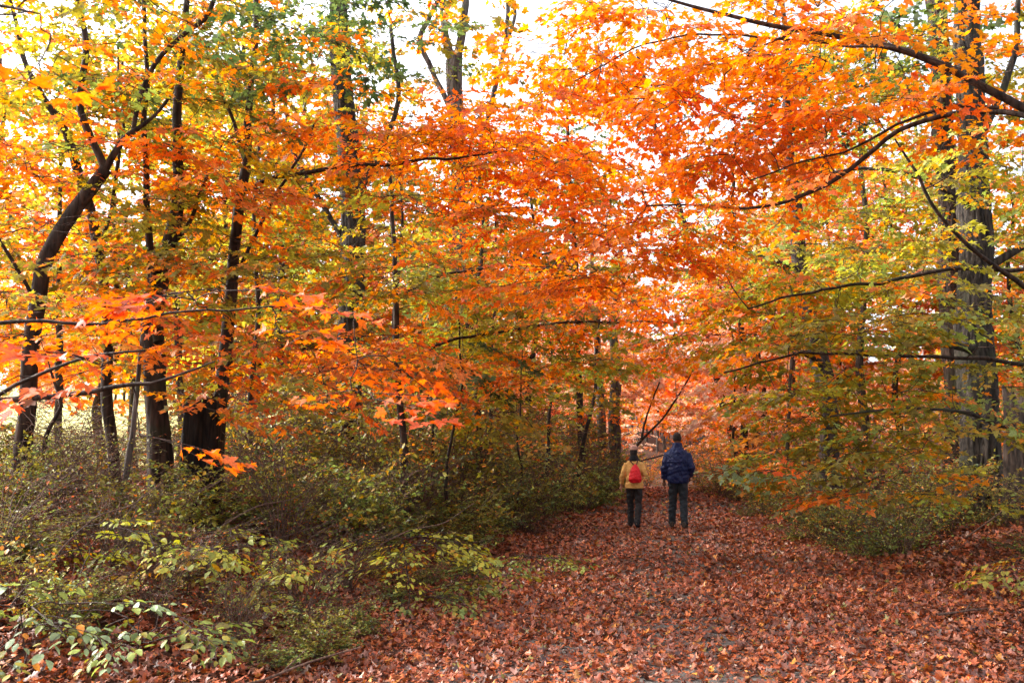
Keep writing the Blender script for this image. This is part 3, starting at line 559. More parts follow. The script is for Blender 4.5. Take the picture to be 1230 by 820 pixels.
T("maple_tree", "yellow green maple spreading layered boughs in front of thick grey trunk", "tree",
  [ln([(1330, 700, 30), (1325, 640, 26), (1315, 500, 24), (1300, 380, 22), (1290, 250, 20), (1280, 100, 16), (1270, -100, 10)], 10.5, 10.5),
   ln([(1305, 400, 11), (1230, 345, 9), (1170, 300, 7), (1120, 250, 6), (1095, 200, 5), (1075, 165, 3)], 10.5, 9.8),
   ln([(1315, 480, 10), (1240, 440, 8), (1150, 430, 6), (1050, 425, 5), (950, 430, 4), (870, 445, 3)], 10.5, 10.2),
   ln([(1290, 300, 9), (1220, 320, 7), (1120, 330, 6), (1010, 345, 5), (900, 370, 3)], 10.5, 10),
   ln([(1315, 560, 8), (1240, 530, 7), (1180, 502, 6), (1130, 492, 5), (1080, 488, 4), (1000, 500, 3)], 10.5, 9.8)],
  [bl(1040, 300, 10.4, 1.1, 1.2, 0.5, 50, "yelgrn"), bl(930, 330, 10.8, 1.2, 1.2, 0.5, 46, "yelgrn"), bl(1085, 380, 10.1, .8, 1.1, 0.5, 34, "yelgrn"), bl(980, 400, 10.4, 1.2, 1.2, 0.45, 52, "yelgrn"), bl(860, 400, 11.2, 1.1, 1.2, 0.4, 30, "mix"),
   bl(1070, 470, 10.2, 1.1, 1.1, 0.45, 40, "yelgrn"), bl(960, 480, 10.6, 1.0, 1.1, 0.4, 28, "yelgrn"), bl(1210, 470, 10, 0.6, 0.9, 0.5, 16, "yelgrn"), bl(1000, 540, 11, 0.8, 0.9, 0.3, 22, "yelgrn"), bl(1090, 530, 10.2, 0.8, 0.9, 0.3, 20, "yelgrn"), bl(1210, 180, 10, .6, 1, .6, 18, "yelgrn"), bl(1165, 395, 10, .45, .5, .6, 10, "yelgrn"), bl(1170, 520, 10, .45, .5, .3, 7, "yelgrn"), bl(960, 565, 11, .5, .8, .2, 14, "pale"), bl(1030, 580, 10.6, .7, .8, .2, 14, "mix"), bl(1130, 590, 10.6, .7, .8, .2, 10, "yelgrn"), bl(880, 330, 10.8, .9, 1, .4, 30, "mix")],
  12, BARK_BROWN, layer=0.25)
T("tree", "straight brown trunk showing high behind the thick grey trunk", "tree",
  [ln([(1152, 610, 34), (1150, 500, 32), (1143, 350, 30), (1136, 200, 28), (1128, 80, 26), (1120, -60, 22), (1110, -250, 14)], 18, 18), ln([(1128, 90, 10), (1090, 40, 8), (1040, -10, 6)], 18, 18)],
  [bl(1100, 30, 17.5, 2.4, 1.8, 1.4, 50, "olive"), bl(1010, 110, 17.5, 2.0, 1.8, 1.0, 44, "green"), bl(1200, 120, 18, 2, 1.8, 1.6, 30, "olive"), bl(1050, 320, 17.5, 2, 1.6, 1.4, 36, "mix")], 13, BARK_BROWN, layer=0.4, lod="lo", spray="far")
T("dead_tree", "dark crooked old trunk with broken limb hidden among yellow green boughs", "tree",
  [ln([(1003, 620, 32), (1001, 580, 26), (997, 520, 24), (991, 450, 24), (975, 380, 22), (962, 310, 20), (953, 230, 15), (946, 120, 11), (940, 0, 6)], 15, 15),
   ln([(964, 325, 12), (935, 316, 10), (905, 304, 8), (880, 296, 7), (858, 286, 5)], 15, 14.5), ln([(990, 440, 14), (972, 420, 12), (955, 425, 8)], 15, 14.6)],
  [bl(900, 270, 14.6, 1.6, 1.4, 0.8, 44, "yelgrn"), bl(1000, 290, 14.8, 1.4, 1.4, 1.0, 40, "yelgrn"), bl(900, 470, 15, 1.2, 1.4, 0.7, 30, "yelgrn"), bl(1010, 150, 15, 1.6, 1.5, 1.0, 40, "olive"), bl(940, 560, 15.4, 1.0, 1.2, 0.4, 20, "mix")], 14, BARK_DARK, layer=0.35, rough=0.09)

# ================================================================== slim trees and saplings around the far stretch of path
def slim(label, base_px, top, Yd, wpx, pal, n, seed, name="maple_tree", spread=1.5, height=None, blobs=None, bark=None, spray="maple", lod="lo", group=None, cat="tree"):
    r_ = np.random.default_rng(seed + 900)
    bx = at(base_px, 560, Yd)[0]; z0 = gzf(bx, Yd); tp = at(top[0], top[1], Yd)
    tpx = np.array([bx, Yd, z0]); k = 7; t_ = np.linspace(0, 1, k)[:, None]
    P = tpx + (tp - tpx) * t_; P[1:-1] += r_.normal(0, 0.05, (k - 2, 3)) * np.array([1, 1, 0]) * (1 + 0.02 * Yd)
    R = np.linspace(0.5 * wpx / FPX * Yd, 0.18 * wpx / FPX * Yd, k)
    b = blobs or [(tpx + (tp - tpx) * f, (spread * s_, spread * s_, (tp - tpx)[2] * 0.16), int(n * q), pal) for f, s_, q in ((0.5, 1.0, 0.28), (0.7, 1.0, 0.32), (0.92, 0.8, 0.4))]
    return T(name, label, cat, None, b, seed, bark or BARK_BROWN, group, lod, spray, 0.2, 0.04, stems3=[(P, R)], layer=0.3)
slim("straight slim dark maple rising from the shrubs left of the walkers", 572, (576, 200), 17, 9, "mix", 90, 21, spread=1.6)
slim("thinner twin of the straight slim maple, close behind it", 586, (596, 260), 18.5, 6.5, "orange", 70, 22, spread=1.5)
slim("green leaved sapling hanging dark foliage over the shrubs", 553, (548, 360), 13, 5, "green", 26, 23, name="sapling", spread=0.7, cat="sapling", blobs=[bl(560, 430, 12.5, .6, .6, .25, 14, "green"), bl(480, 420, 12.5, .7, .6, .25, 14, "olive"), bl(545, 470, 12.8, .3, .4, .25, 5, "green")])
slim("amber maple sapling behind the shrubs, nearest to the woman", 655, (662, 330), 19, 5, "amber", 70, 24, name="sapling", spread=1.6, cat="sapling")
slim("crooked slender maple standing just left of the woman", 695, (722, 330), 22, 6, "orange", 90, 25, spread=1.8)
slim("grey trunk pair partner with leaning top beyond the woman", 733, (745, 300), 31, 17, "pink", 70, 26, spread=3, bark=BARK_PALE, spray="far", name="tree")
slim("broader grey trunk far beyond the woman's head", 724, (712, 280), 33, 13, "amber", 70, 27, spread=3, bark=BARK_PALE, spray="far", name="tree")
slim("thin brown trunk in the sunlit orange thicket at path's right", 946, (950, 330), 20, 6, "orange", 80, 28, spread=1.7)
slim("yellow sapling with thin stem among the shrubs left of slim maple", 520, (515, 380), 15, 4, "yellow", 50, 29, name="sapling", spread=1.3, cat="sapling")
slim("thin stemmed maple behind thick grey brown trunk, amber crown", 470, (480, 200), 20, 7, "amber", 100, 30, spread=2.2)
slim("slender dark stem right of brown bough maple, yellow crown", 303, (312, 170), 13, 9, "yellow", 80, 31, spread=1.5)
slim("yellow leaved sapling low beside the straight slim maple", 620, (628, 420), 16, 3.5, "yellow", 44, 32, name="sapling", spread=1.2, cat="sapling")
slim("orange maple closing the canopy above the walkers", 700, (680, 120), 26, 10, "redor", 110, 33, spread=3.2, spray="far")
slim("yellow green maple over the far path behind the man", 900, (880, 200), 27, 10, "mix", 110, 34, spread=3.2, spray="far")
slim("olive maple behind the crooked old trunk", 1040, (1030, 120), 23, 11, "yelgrn", 110, 35, spread=3.0, spray="far")
slim("red orange sapling at the right edge of path behind the man", 885, (880, 400), 24, 4, "pink", 60, 36, name="sapling", spread=1.8, cat="sapling", spray="far")
slim("tall amber maple beyond the bank, left of the grey brown trunk", 340, (330, 60), 22, 11, "amber", 110, 37, spread=3, spray="far")
slim("tall yellow maple behind the twin stemmed tree", 215, (215, 40), 20, 10, "yellow", 110, 38, spread=2.8, spray="far")
slim("amber maple behind the slim leaning maple at meadow edge", 75, (70, 120), 20, 10, "amber", 70, 39, spread=2.6, spray="far")
slim("red orange maple seen past the meadow bank", 165, (150, 250), 27, 10, "pink", 70, 40, spread=3, spray="far")
slim("olive maple right of the thick grey trunk", 1290, (1290, 100), 17, 11, "mix", 90, 41, spread=2.4, spray="far")
slim("green crowned tree showing through the orange canopy gap", 900, (765, 60), 34, 12, "green", 70, 42, spread=3.4, spray="far", blobs=[bl(760, 125, 34, 2.0, 2, 1.0, 30, "green"), bl(680, 180, 34, 1.6, 2, 0.8, 14, "green"), bl(760, 300, 34, 3, 2, 2, 40, "orange")], name="tree")
# leaning bare limbs beyond the walkers
T("leaning_tree", "small dark tree leaning to the right over the far path", "tree",
  [ln([(752, 575, 4), (762, 535, 3.6), (780, 518, 3.2), (800, 498, 2.8), (820, 465, 2.2), (840, 430, 1.5)], 27, 27), ln([(770, 528, 3.5), (778, 495, 3), (792, 465, 2.5), (800, 430, 2)], 27, 27), ln([(752, 560, 2.4), (790, 545, 2.1), (815, 538, 1.8), (845, 525, 1.2)], 27, 26.5)],
  [bl(830, 415, 27, 1.5, 1.6, 0.6, 22, "pink"), bl(775, 450, 28, 1.2, 1.6, 0.7, 16, "pink"), bl(860, 480, 28, .9, 1.4, 0.6, 10, "pink"), bl(800, 470, 27, 1.0, .8, 1.0, 50, "bare")], 45, BARK_BROWN, lod="lo", spray="far", sc=.8)

# ------------------------------------------------------------------ trees in the middle distance: a few kinds, copied
def proto_tree(label, pal, pal2, h, seed, bark):
    r_ = np.random.default_rng(seed); k = 8; t_ = np.linspace(0, 1, k)
    P = np.stack([r_.normal(0, 0.12, k) * (t_ > 0), r_.normal(0, 0.12, k) * (t_ > 0), t_ * h * 0.92], -1); R = np.linspace(0.12, 0.03, k); P[0, 2] = -0.3
    b = [((r_.normal(0, .8), r_.normal(0, .8), h * f), (2.6 * s_, 2.6 * s_, h * 0.15), n, pal if r_.random() < .65 else pal2) for f, s_, n in ((0.28, 0.9, 42), (0.45, 1.1, 60), (0.62, 1.0, 56), (0.78, .85, 46), (0.92, .6, 26))]
    return T("woodland_tree", label, "tree", None, b, seed, bark, "trees in the woods beyond", "lo", "far", 0.2, 0.04, stems3=[(P, R)], base=np.zeros(3), layer=0.4, sc=1.15)
protos = [proto_tree("x", "orange", "redor", 12, 61, BARK_BROWN), proto_tree("x", "yellow", "amber", 11, 62, BARK_BROWN), proto_tree("x", "pink", "pink", 12.5, 63, BARK_PALE), proto_tree("x", "mix", "yelgrn", 11, 64, BARK_DARK)]
KL = ["orange leaved woodland tree among the distant trunks", "yellow leaved woodland tree among the distant trunks", "pinkish orange woodland tree at the far end of path, leaves paled to look sunlit", "mixed olive and orange woodland tree behind the thicket"]
spots = []
r_ = np.random.default_rng(77)
for px, Yd, kd in [(420, 27, 1), (500, 30, 0), (580, 31, 1), (640, 27, 3), (690, 38, 2), (705, 44, 2), (880, 52, 2), (885, 42, 2), (915, 34, 0), (960, 30, 2), (1010, 28, 0), (1080, 25, 3), (1160, 26, 0), (1230, 22, 3), (1300, 27, 0),
                   (1370, 20, 3), (540, 40, 2), (460, 42, 0), (620, 46, 0), (890, 52, 1), (980, 45, 1), (1100, 40, 2), (1200, 38, 1), (720, 55, 0), (765, 72, 2), (860, 76, 2), (812, 95, 2), (1440, 30, 1), (380, 36, 3), (310, 31, 1), (250, 34, 1), (-90, 24, 1), (-200, 20, 0), (20, 46, 2), (120, 55, 1), (-60, 50, 0), (130, 31, 0), (270, 29, 3), (-30, 31, 0), (360, 30, 0)]:
    spots.append((px, Yd, kd))
used = set()
for px, Yd, kd in spots:
    x = at(px, 500, Yd)[0]; z = gzf(x, Yd); sc_ = r_.uniform(0.8, 1.1) * (1.4 if (px, Yd) in ((40, 27), (130, 31), (200, 27), (270, 29), (-30, 31), (360, 30)) else 1); rz = r_.uniform(0, 6.28)
    if kd in used: o = copy_tree(protos[kd], (x, Yd, z), rz, sc_)
    else: o = protos[kd]; o.location = (x, Yd, z); o.rotation_euler = (0, 0, rz); o.scale = (sc_,) * 3; used.add(kd)
    o["label"] = KL[kd]

# ------------------------------------------------------------------ the far wood (one mass)
rng = np.random.default_rng(8)
tr = Tubes(); LB, LC = [], []
for i in range(150):
    Yd = rng.uniform(60, 130); x = rng.uniform(-1.0, 0.9) * Yd
    if 0.08 * Yd < x < 0.30 * Yd and Yd < 95: Yd = rng.uniform(95, 140)
    if x < -0.32 * Yd and Yd < 118: Yd = rng.uniform(118, 140)
    z = gzf(x, Yd); h = rng.uniform(9, 15)
    tr.add([[x, Yd, z - .3], [x + rng.normal(0, .2), Yd, z + h * .5], [x + rng.normal(0, .4), Yd, z + h * .95]], [0.2, .14, .03], 6)
    n = 420; u = rng.normal(0, 1, (n, 3)); u /= np.linalg.norm(u, axis=1)[:, None]; u *= rng.uniform(0, 1, (n, 1)) ** .4
    LB.append(np.array([x, Yd, z + h * .56]) + u * np.array([3, 3, h * .45])); c = pick_cols(["orange", "pink", "amber", "yellow", "mix"][rng.integers(5)], 3, rng); LC.append(c[rng.integers(0, 3, n)] * rng.uniform(.7, 1.2, (n, 1)))
LB = np.concatenate(LB); LC = np.concatenate(LC); n = len(LB)
D = rng.normal(0, 1, (n, 3)); Nn = rng.normal(0, .7, (n, 3)) + [0, 0, 1]
fw = link("far_woods", leaves_mesh("far_woods", LB, frames(D, Nn), rng.uniform(.4, .75, n), LC, "lo", rng), LEAF); tag(fw, "distant autumn wood beyond meadow and path end", "woods", kind="stuff")
link("trunks", tr.mesh("trunks"), BARK_PALE, fw)["kind"] = "stuff"

# ================================================================== UNDERGROWTH
def make_shrub(name, label, cat, seed, h, nst, spread, leaf, pal, lod="small", nleaf=22, stemmat=None, group=None, twigs=3, upright=0.5, droop=0.3, mat=None):
    r_ = np.random.default_rng(seed); root = tag(empty(name, (0, 0, 0)), label, cat, group)
    tb = Tubes(); B, D, Nn, Sz, C = [], [], [], [], []
    for i in range(nst):
        vig = r_.choice([.12, .6, 1.2, 2.0]); lsz = r_.uniform(.7, 1.5); az = r_.uniform(0, 2 * pi); out = np.array([math.cos(az), math.sin(az), 0]); hh = h * r_.uniform(.35, 1.3); rr = spread * r_.uniform(.15, 1.0)
        p0 = out * r_.uniform(0, .12) * spread; p0[2] = -.08; k = 7; t = np.linspace(0, 1, k)[:, None]
        P = p0 + out * rr * t ** (1.0 + upright) + np.array([0, 0, 1]) * hh * (t - droop * t ** 3); P[1:] += r_.normal(0, .02 * h + .004, (k - 1, 3))
        tb.add(P, np.linspace(.0055, .0016, k) * (0.7 + .4 * h), 4)
        segs = [(P, 1.0)]
        for j in range(twigs):
            f = r_.uniform(.3, .9); q = np.array([np.interp(f, t[:, 0], P[:, m_]) for m_ in range(3)]); a2 = az + r_.normal(0, 1.1); L_ = h * r_.uniform(.2, .45)
            d = np.array([math.cos(a2), math.sin(a2), r_.uniform(-.1, .8)]); Q = q + d * L_ * t; Q[:, 2] -= .15 * L_ * t[:, 0] ** 2; Q[1:] += r_.normal(0, .012, (k - 1, 3))
            tb.add(Q, np.linspace(.003, .0012, k) * (0.7 + .4 * h), 3); segs.append((Q, .75))
        for Q, wt in segs:
            m_ = r_.poisson(nleaf * wt * vig / (1 + twigs * .75))
            if m_ == 0: continue
            f = r_.uniform(.22, 1, m_); q = np.stack([np.interp(f, t[:, 0], Q[:, c_]) for c_ in range(3)], 1)
            a3 = r_.uniform(0, 2 * pi, m_); d = np.stack([np.cos(a3), np.sin(a3), r_.normal(-.1, .35, m_)], -1)
            B.append(q); D.append(d); Nn.append(r_.normal(0, .45, (m_, 3)) + [0, 0, 1]); Sz.append(r_.uniform(*leaf, m_) * lsz)
            main = pick_cols(pal, 1, r_); C.append(np.where(r_.random((m_, 1)) < .5, main, pick_cols(pal, m_, r_)) * r_.uniform(.7, 1.25, (m_, 1)))
    link("stems", tb.mesh("stems"), stemmat or CANE, root)
    if B:
        B, D, Nn, Sz, C = map(np.concatenate, (B, D, Nn, Sz, C)); link("foliage", leaves_mesh("foliage", B, frames(D, Nn), Sz, C, lod, r_), mat or LEAF2, root)
    return root

def spread_copies(protos, spots, labels, group):
    first = {}
    for i, (px, py, Yd, kd, sc_) in enumerate(spots):
        x = (px - 615) / FPX * Yd; z = gzf(x, Yd); rz = (i * 2.39996) % 6.283
        if kd in first: o = copy_tree(protos[kd], (x, Yd, z), rz, sc_)
        else: o = protos[kd]; first[kd] = 1; o.location = (x, Yd, z); o.rotation_euler = (0, 0, rz); o.scale = (sc_,) * 3
        q = (math.sin(i * 12.9898 + len(spots)) * 43758.5453) % 1.0; q2 = (math.sin(i * 78.233 + 3) * 12543.123) % 1.0
        o.scale = (sc_ * (.8 + .4 * q2), sc_ * (.8 + .4 * q2), sc_ * (.7 + .75 * q))
        o["label"] = labels[kd]; o["group"] = group

sh = [make_shrub("shrub", "x", "shrub", 101, 1.15, 34, .85, (.034, .064), "shrubo", nleaf=56, twigs=5),
      make_shrub("shrub", "x", "shrub", 102, .95, 38, .9, (.034, .066), "shrubg", nleaf=58, twigs=5),
      make_shrub("shrub", "x", "shrub", 103, 1.15, 40, .9, (.026, .05), "shrubb", nleaf=18, twigs=5),
      make_shrub("bramble", "x", "bramble", 104, 1.6, 34, 1.1, (.03, .052), "shrubo", nleaf=18, twigs=6, droop=.5),
      make_shrub("shrub", "x", "shrub", 105, 1.2, 32, .85, (.035, .065), "yelgrn", "oval", nleaf=34, twigs=4)]
SLAB = ["olive brown small leaved shrub in the undergrowth tangle", "green small leaved shrub filling the undergrowth", "brown half bare shrub among the undergrowth", "tall arching bramble with nearly bare canes", "yellow green broader leaved shrub at the thicket edge"]
spots = []
r_ = np.random.default_rng(31)
# the belt of shrubs on the left bank, from the near corner to the far path edge
for px, Yd, kd, sc_ in [(20, 8.2, 0, .8), (75, 8.6, 3, .8), (110, 9.4, 2, .8), (170, 8.6, 0, .8), (265, 9.6, 0, 1.1), (310, 10.2, 0, 1), (345, 9.4, 2, 1.0), (240, 7.8, 2, .8), (140, 7.6, 2, .8), (60, 7.2, 0, .7), (10, 6.8, 2, .7),
                         (380, 11, 1, 1.1), (420, 12, 0, 1.1), (455, 11, 1, 1.0), (440, 13.2, 1, 1.2), (490, 13, 1, 1.1), (530, 13.5, 1, 1.1), (560, 12.6, 0, .9), (585, 14.2, 1, 1.1), (610, 15.5, 0, 1.1), (630, 17, 1, 1.2), (655, 18.5, 1, 1.2), (640, 15.5, 2, .7),
                         (680, 20, 4, 1.1), (700, 21, 1, 1.3), (715, 23, 1, 1.3), (725, 25, 0, 1.4), (500, 16, 3, 1), (540, 17, 0, 1.3), (460, 16, 0, 1.3), (590, 18, 0, 1.3),
                         (100, 11, 3, .75), (60, 11.5, 3, .7), (150, 12, 3, .8), (20, 12, 3, .7), (-40, 9, 0, 1), (-60, 11, 3, 1), (215, 11.6, 3, .9), (320, 12.5, 3, 1), (350, 13.5, 0, 1.2), (120, 6.2, 0, .55), (200, 6.6, 2, .6), (290, 6.6, 2, .6), (370, 7.4, 2, .7), (420, 8.6, 2, .6), (330, 6.2, 1, .42), (390, 6.6, 0, .42), (430, 7.3, 1, .42), (90, 5.8, 4, .45), (300, 7.2, 4, .5), (470, 8.6, 1, .4), (520, 9.6, 1, .5), (560, 10.6, 1, .5), (30, 6.1, 4, .5), (400, 10.4, 4, .9), (330, 10.8, 4, .9), (470, 11.8, 4, .9), (560, 13.4, 4, 1), (620, 16, 4, 1), (200, 8.2, 4, .7), (130, 8.8, 4, .7), (480, 9.4, 4, .6)]:
    spots.append((px, 0, Yd, kd, sc_))
spread_copies(sh, spots, SLAB, "shrubs and brambles on the left bank")
sh2 = [make_shrub("shrub", "x", "shrub", 111, 1.0, 36, .85, (.028, .05), "olive", nleaf=44, twigs=4), make_shrub("shrub", "x", "shrub", 112, 1.1, 34, .8, (.03, .055), "yelgrn", "oval", nleaf=30, twigs=4), make_shrub("shrub", "x", "shrub", 113, .7, 36, .8, (.025, .045), "shrubg", nleaf=40, twigs=3)]
SLAB2 = ["olive leaved shrub on the bank at the path's other side", "yellowish shrub with oval leaves right of the path", "low dark green shrub right of the path"]
spread_copies(sh2, [(px, 0, Yd, kd, sc_) for px, Yd, kd, sc_ in [(875, 24, 0, 1.2), (900, 22, 1, 1.1), (865, 27, 1, 1.3), (930, 20, 0, 1.1), (920, 24, 1, 1.4), (960, 18, 0, 1.1), (990, 15, 1, .9), (1000, 13.5, 0, .85), (1040, 13, 0, 1.0), (1070, 12.2, 2, 1.1), (1090, 13.6, 0, 1.0), (1125, 12.6, 1, .8), (1030, 16, 2, 1.2), (1110, 16, 0, 1.3),
                 (1225, 10.2, 2, .7), (1260, 11, 1, 1), (1215, 15.5, 0, 1.2), (1300, 13, 0, 1.2), (950, 14.6, 2, .6), (890, 19, 2, .6), (845, 29, 0, 1.2), (1380, 12, 1, 1.1), (985, 14.2, 0, 1.1), (1010, 14.4, 1, 1.1), (1025, 12.4, 2, .9), (965, 16.5, 0, 1.1), (1140, 13, 0, 1), (1175, 12.6, 2, .8), (1060, 14.5, 1, 1.2), (940, 17.5, 1, 1), (1200, 12, 0, .7), (915, 19.5, 0, 1)]], SLAB2, "shrubs on the right bank")

th_ = [make_shrub("thicket_shrub", "x", "tall shrub", 121, 2.6, 16, 1.0, (.05, .085), "yelgrn", "oval", nleaf=60, twigs=7, upright=.8),
       make_shrub("thicket_shrub", "x", "tall shrub", 122, 2.3, 18, 1.0, (.05, .08), "yellow", "oval", nleaf=55, twigs=7, upright=.8),
       make_shrub("thicket_shrub", "x", "tall shrub", 123, 2.2, 18, 1.0, (.05, .085), "mix", "oval", nleaf=50, twigs=7, upright=.8),
       make_shrub("thicket_shrub", "x", "tall shrub", 124, 2.0, 20, 1.0, (.045, .075), "olive", "oval", nleaf=60, twigs=7, upright=.6),
       make_shrub("bramble", "x", "bramble", 125, 2.2, 30, 1.3, (.03, .05), "yelgrn", nleaf=5, twigs=8, droop=.45, upright=.6)]
spread_copies(th_, [(px, 0, Yd, kd, sc_) for px, Yd, kd, sc_ in [(350, 15, 0, .9), (390, 17, 1, 1), (430, 15, 3, .9), (450, 18, 0, 1.1), (485, 16, 1, .95), (510, 19, 2, 1.1), (540, 17, 3, .9), (555, 20, 1, 1.1), (590, 19, 0, 1), (610, 22, 1, 1.2), (630, 20, 2, 1), (650, 23, 0, 1.2), (670, 25, 1, 1.2), (690, 27, 0, 1.3), (705, 30, 3, 1.4),
     (400, 21, 2, 1.2), (470, 23, 1, 1.3), (530, 25, 0, 1.4), (580, 27, 2, 1.4), (620, 29, 0, 1.5), (320, 18, 3, 1), (290, 15, 0, .9), (260, 14, 4, .9), (230, 16, 3, .8), (90, 12.5, 4, .8), (30, 13, 4, .8), (140, 13.5, 4, .8), (190, 14.5, 1, .7), (-90, 13, 3, 1), (440, 26, 0, 1.4), (360, 24, 1, 1.4), (300, 11.6, 0, .6), (380, 12, 1, .65), (440, 12.6, 0, .7), (500, 14, 1, .75), (560, 15.2, 0, .8), (600, 17, 3, .8), (240, 11.4, 2, .5), (410, 14.5, 0, 1.25), (455, 16.5, 1, 1.35), (500, 17.5, 0, 1.3), (545, 15.5, 1, 1.2), (575, 17.5, 0, 1.2), (605, 19.5, 1, 1.4), (640, 21.5, 0, 1.4), (350, 13, 1, 1.1), (665, 23, 4, 1.2), (480, 13.5, 4, .9), (330, 14.2, 4, 1), (720, 33, 2, 1.4), (680, 33, 1, 1.6), (740, 37, 0, 1.4), (300, 22, 2, 1.2)]],
  ["tall loose yellow green shrub in the thicket behind the bank", "tall yellow leaved shrub in the thicket behind the bank", "tall orange and olive shrub in the thicket behind the bank", "tall dull olive shrub in the thicket behind the bank", "tall tangled bramble of thin canes before the pale meadow"], "tall thicket on the left of the path")
tr_ = [make_shrub("thicket_shrub", "x", "tall shrub", 131, 2.4, 16, 1.1, (.05, .085), "mix", "oval", nleaf=60, twigs=7, upright=.8), make_shrub("thicket_shrub", "x", "tall shrub", 132, 2.2, 18, 1.0, (.05, .085), "amber", "oval", nleaf=60, twigs=7, upright=.8), make_shrub("thicket_shrub", "x", "tall shrub", 133, 2.2, 16, 1.0, (.055, .09), "olive", "oval", nleaf=60, twigs=7, upright=.7)]
spread_copies(tr_, [(px, 0, Yd, kd, sc_) for px, Yd, kd, sc_ in [(880, 29, 1, 1.2), (910, 27, 0, 1.2), (945, 25, 1, 1.2), (970, 22, 0, 1.1), (1000, 20, 2, 1), (1040, 18, 0, 1), (1080, 19, 2, 1.1), (1120, 17.5, 0, 1), (1215, 18, 2, 1), (1260, 16, 0, 1), (900, 33, 1, 1.5), (860, 36, 1, 1.4), (990, 28, 1, 1.4), (1060, 26, 0, 1.4), (1140, 22, 2, 1.3), (835, 42, 1, 1.4), (775, 46, 1, 1.3), (868, 47, 0, 1.4), (772, 54, 0, 1.3)]],
  ["tall orange and olive shrub in the thicket behind the thick grey trunk", "tall amber shrub in the sunlit thicket behind the man", "tall dull olive shrub behind the crooked old trunk"], "tall thicket on the right of the path")

# broad-leaved young plants standing clear of the tangle
def plant(label, px, Yd, h, pal, seed, n, spread=.5, name="young_shrub", leafmat=None, lean=(0, 0)):
    x = (px - 615) / FPX * Yd; z = gzf(x, Yd); r_ = np.random.default_rng(seed + 5)
    lean = (lean[0] + r_.normal(0, .12), lean[1] + r_.normal(0, .08)); h = h * .8
    P = np.array([[x, Yd, z - .05], [x + r_.normal(0, .05), Yd, z + h * .35], [x + lean[0] * .6, Yd + lean[1] * .6, z + h * .7], [x + lean[0], Yd + lean[1], z + h]]); R = np.array([.006, .005, .004, .002])
    b = [((x + lean[0] * 1.3, Yd + lean[1], z + h * 1.0), (spread, spread * .8, .08), n * 2, pal), ((x + lean[0] * .8, Yd + lean[1], z + h * .7), (spread * .9, spread * .8, .08), int(n * 1.6), pal)]
    return T(name, label, "plant", None, b, seed, TWIG, None, "oval", "oval", .1, .02, stems3=[(P, R)], foliage_mat=LEAF2, trunk_part="stem")
plant("yellow green young shrub in flat leaf rows, nearest to the path's edge", 490, 8.2, .8, "limey", 201, 9, .6, lean=(-.1, 0))
plant("lime leaved young shrub in front of the black stump", 235, 7.4, .66, "limey", 202, 7, .45)
plant("pale green broad leaved plant low in the near corner", 60, 5.3, .5, "pale", 203, 5, .45)
plant("green broad leaved plant beside the curved fallen stick", 190, 5.6, .45, "shrubg", 204, 4, .4)
plant("yellow green plant in front of the brown half bare shrubs", 120, 6.6, .62, "limey", 205, 6, .5)
plant("olive young shrub between lime shrub and path edge", 330, 7.6, .6, "limey", 206, 7, .5)
plant("tiny green seedling on the leaf carpet by the path edge", 575, 9.6, .25, "shrubg", 207, 7, .3)
plant("feathery green seedling clump spilling over the leaf carpet", 520, 8.6, .22, "shrubg", 208, 7, .35)
plant("small dark green plant low at the path's left margin", 610, 10.8, .3, "shrubg", 209, 6, .35)
plant("yellow leaved seedling low beside the frame's right edge", 1225, 8.6, .5, "yelgrn", 210, 6, .25)

# ================================================================== stump, snag, rock, sticks
def snag(name, label, px, Yd, top_py, wpx, seed, mat, jag=.14, lean=0.0):
    r_ = np.random.default_rng(seed); c = at(px, 560, Yd); x = c[0]; z = gzf(x, Yd); zt = at(px, top_py, Yd)[2]; h = zt - z; r0 = .5 * wpx / FPX * Yd
    root = tag(empty(name, (x, Yd, z)), label, "tree stump")
    s = 40; th = np.linspace(0, 2 * pi, s, endpoint=False); ph = r_.uniform(0, 6.28, 4)
    jagz = jag * (.5 * np.sin(th + ph[0]) + .22 * np.sin(3 * th + ph[1]) + .3 * r_.normal(0, 1, s))
    V, F = [], []
    lv = np.linspace(0, 1, 9)
    def ring(f, scale, ztop):
        rr = r0 * scale * (1 + .10 * np.sin(4 * th + ph[2] + f) + .06 * np.sin(7 * th + ph[3]) + .03 * r_.normal(0, 1, s)) * (1 + .35 * math.exp(-f * h / .25))
        return np.stack([rr * np.cos(th) + lean * f * h, rr * np.sin(th), -0.15 + f * (h + .15) + ztop], -1)
    rings = [ring(f, 1 - .12 * f, jagz * f ** 3) for f in lv] + [ring(1, .78, jagz * .9 - .02), ring(.9, .7, jagz * .3), ring(.72, .5, 0 * jagz), ring(.70, .02, 0 * jagz)]
    V = np.concatenate(rings); k = len(rings); i = np.arange(k - 1)[:, None] * s; j = np.arange(s)[None]; F = np.stack([i + j, i + (j + 1) % s, i + s + (j + 1) % s, i + s + j], -1).reshape(-1, 4)
    link("trunk", mesh_from("trunk", V, F, smooth_shade=True), mat, root)
    for a_ in r_.uniform(0, 6.28, 5):
        tb = Tubes(); e = r_.uniform(.5, .9) * r0 * 2.2; tb.add([[math.cos(a_) * r0 * .7, math.sin(a_) * r0 * .7, .18], [math.cos(a_) * r0 * 1.2, math.sin(a_) * r0 * 1.2, .04], [math.cos(a_) * e, math.sin(a_) * e, -.1]], [r0 * .28, r0 * .2, r0 * .08], 7, .05, r_)
        link("root", tb.mesh("root"), mat, root)
    return root
snag("tree_stump", "black broken hollow stump with jagged top beside brown maple", 240, 10.2, 482, 48, 301, CHAR)
snag("tree_stump", "dark broken trunk snag leaning at the edge beside thick grey trunk", 1226, 12.4, 478, 46, 302, BARK_DARK, .2, lean=.05)

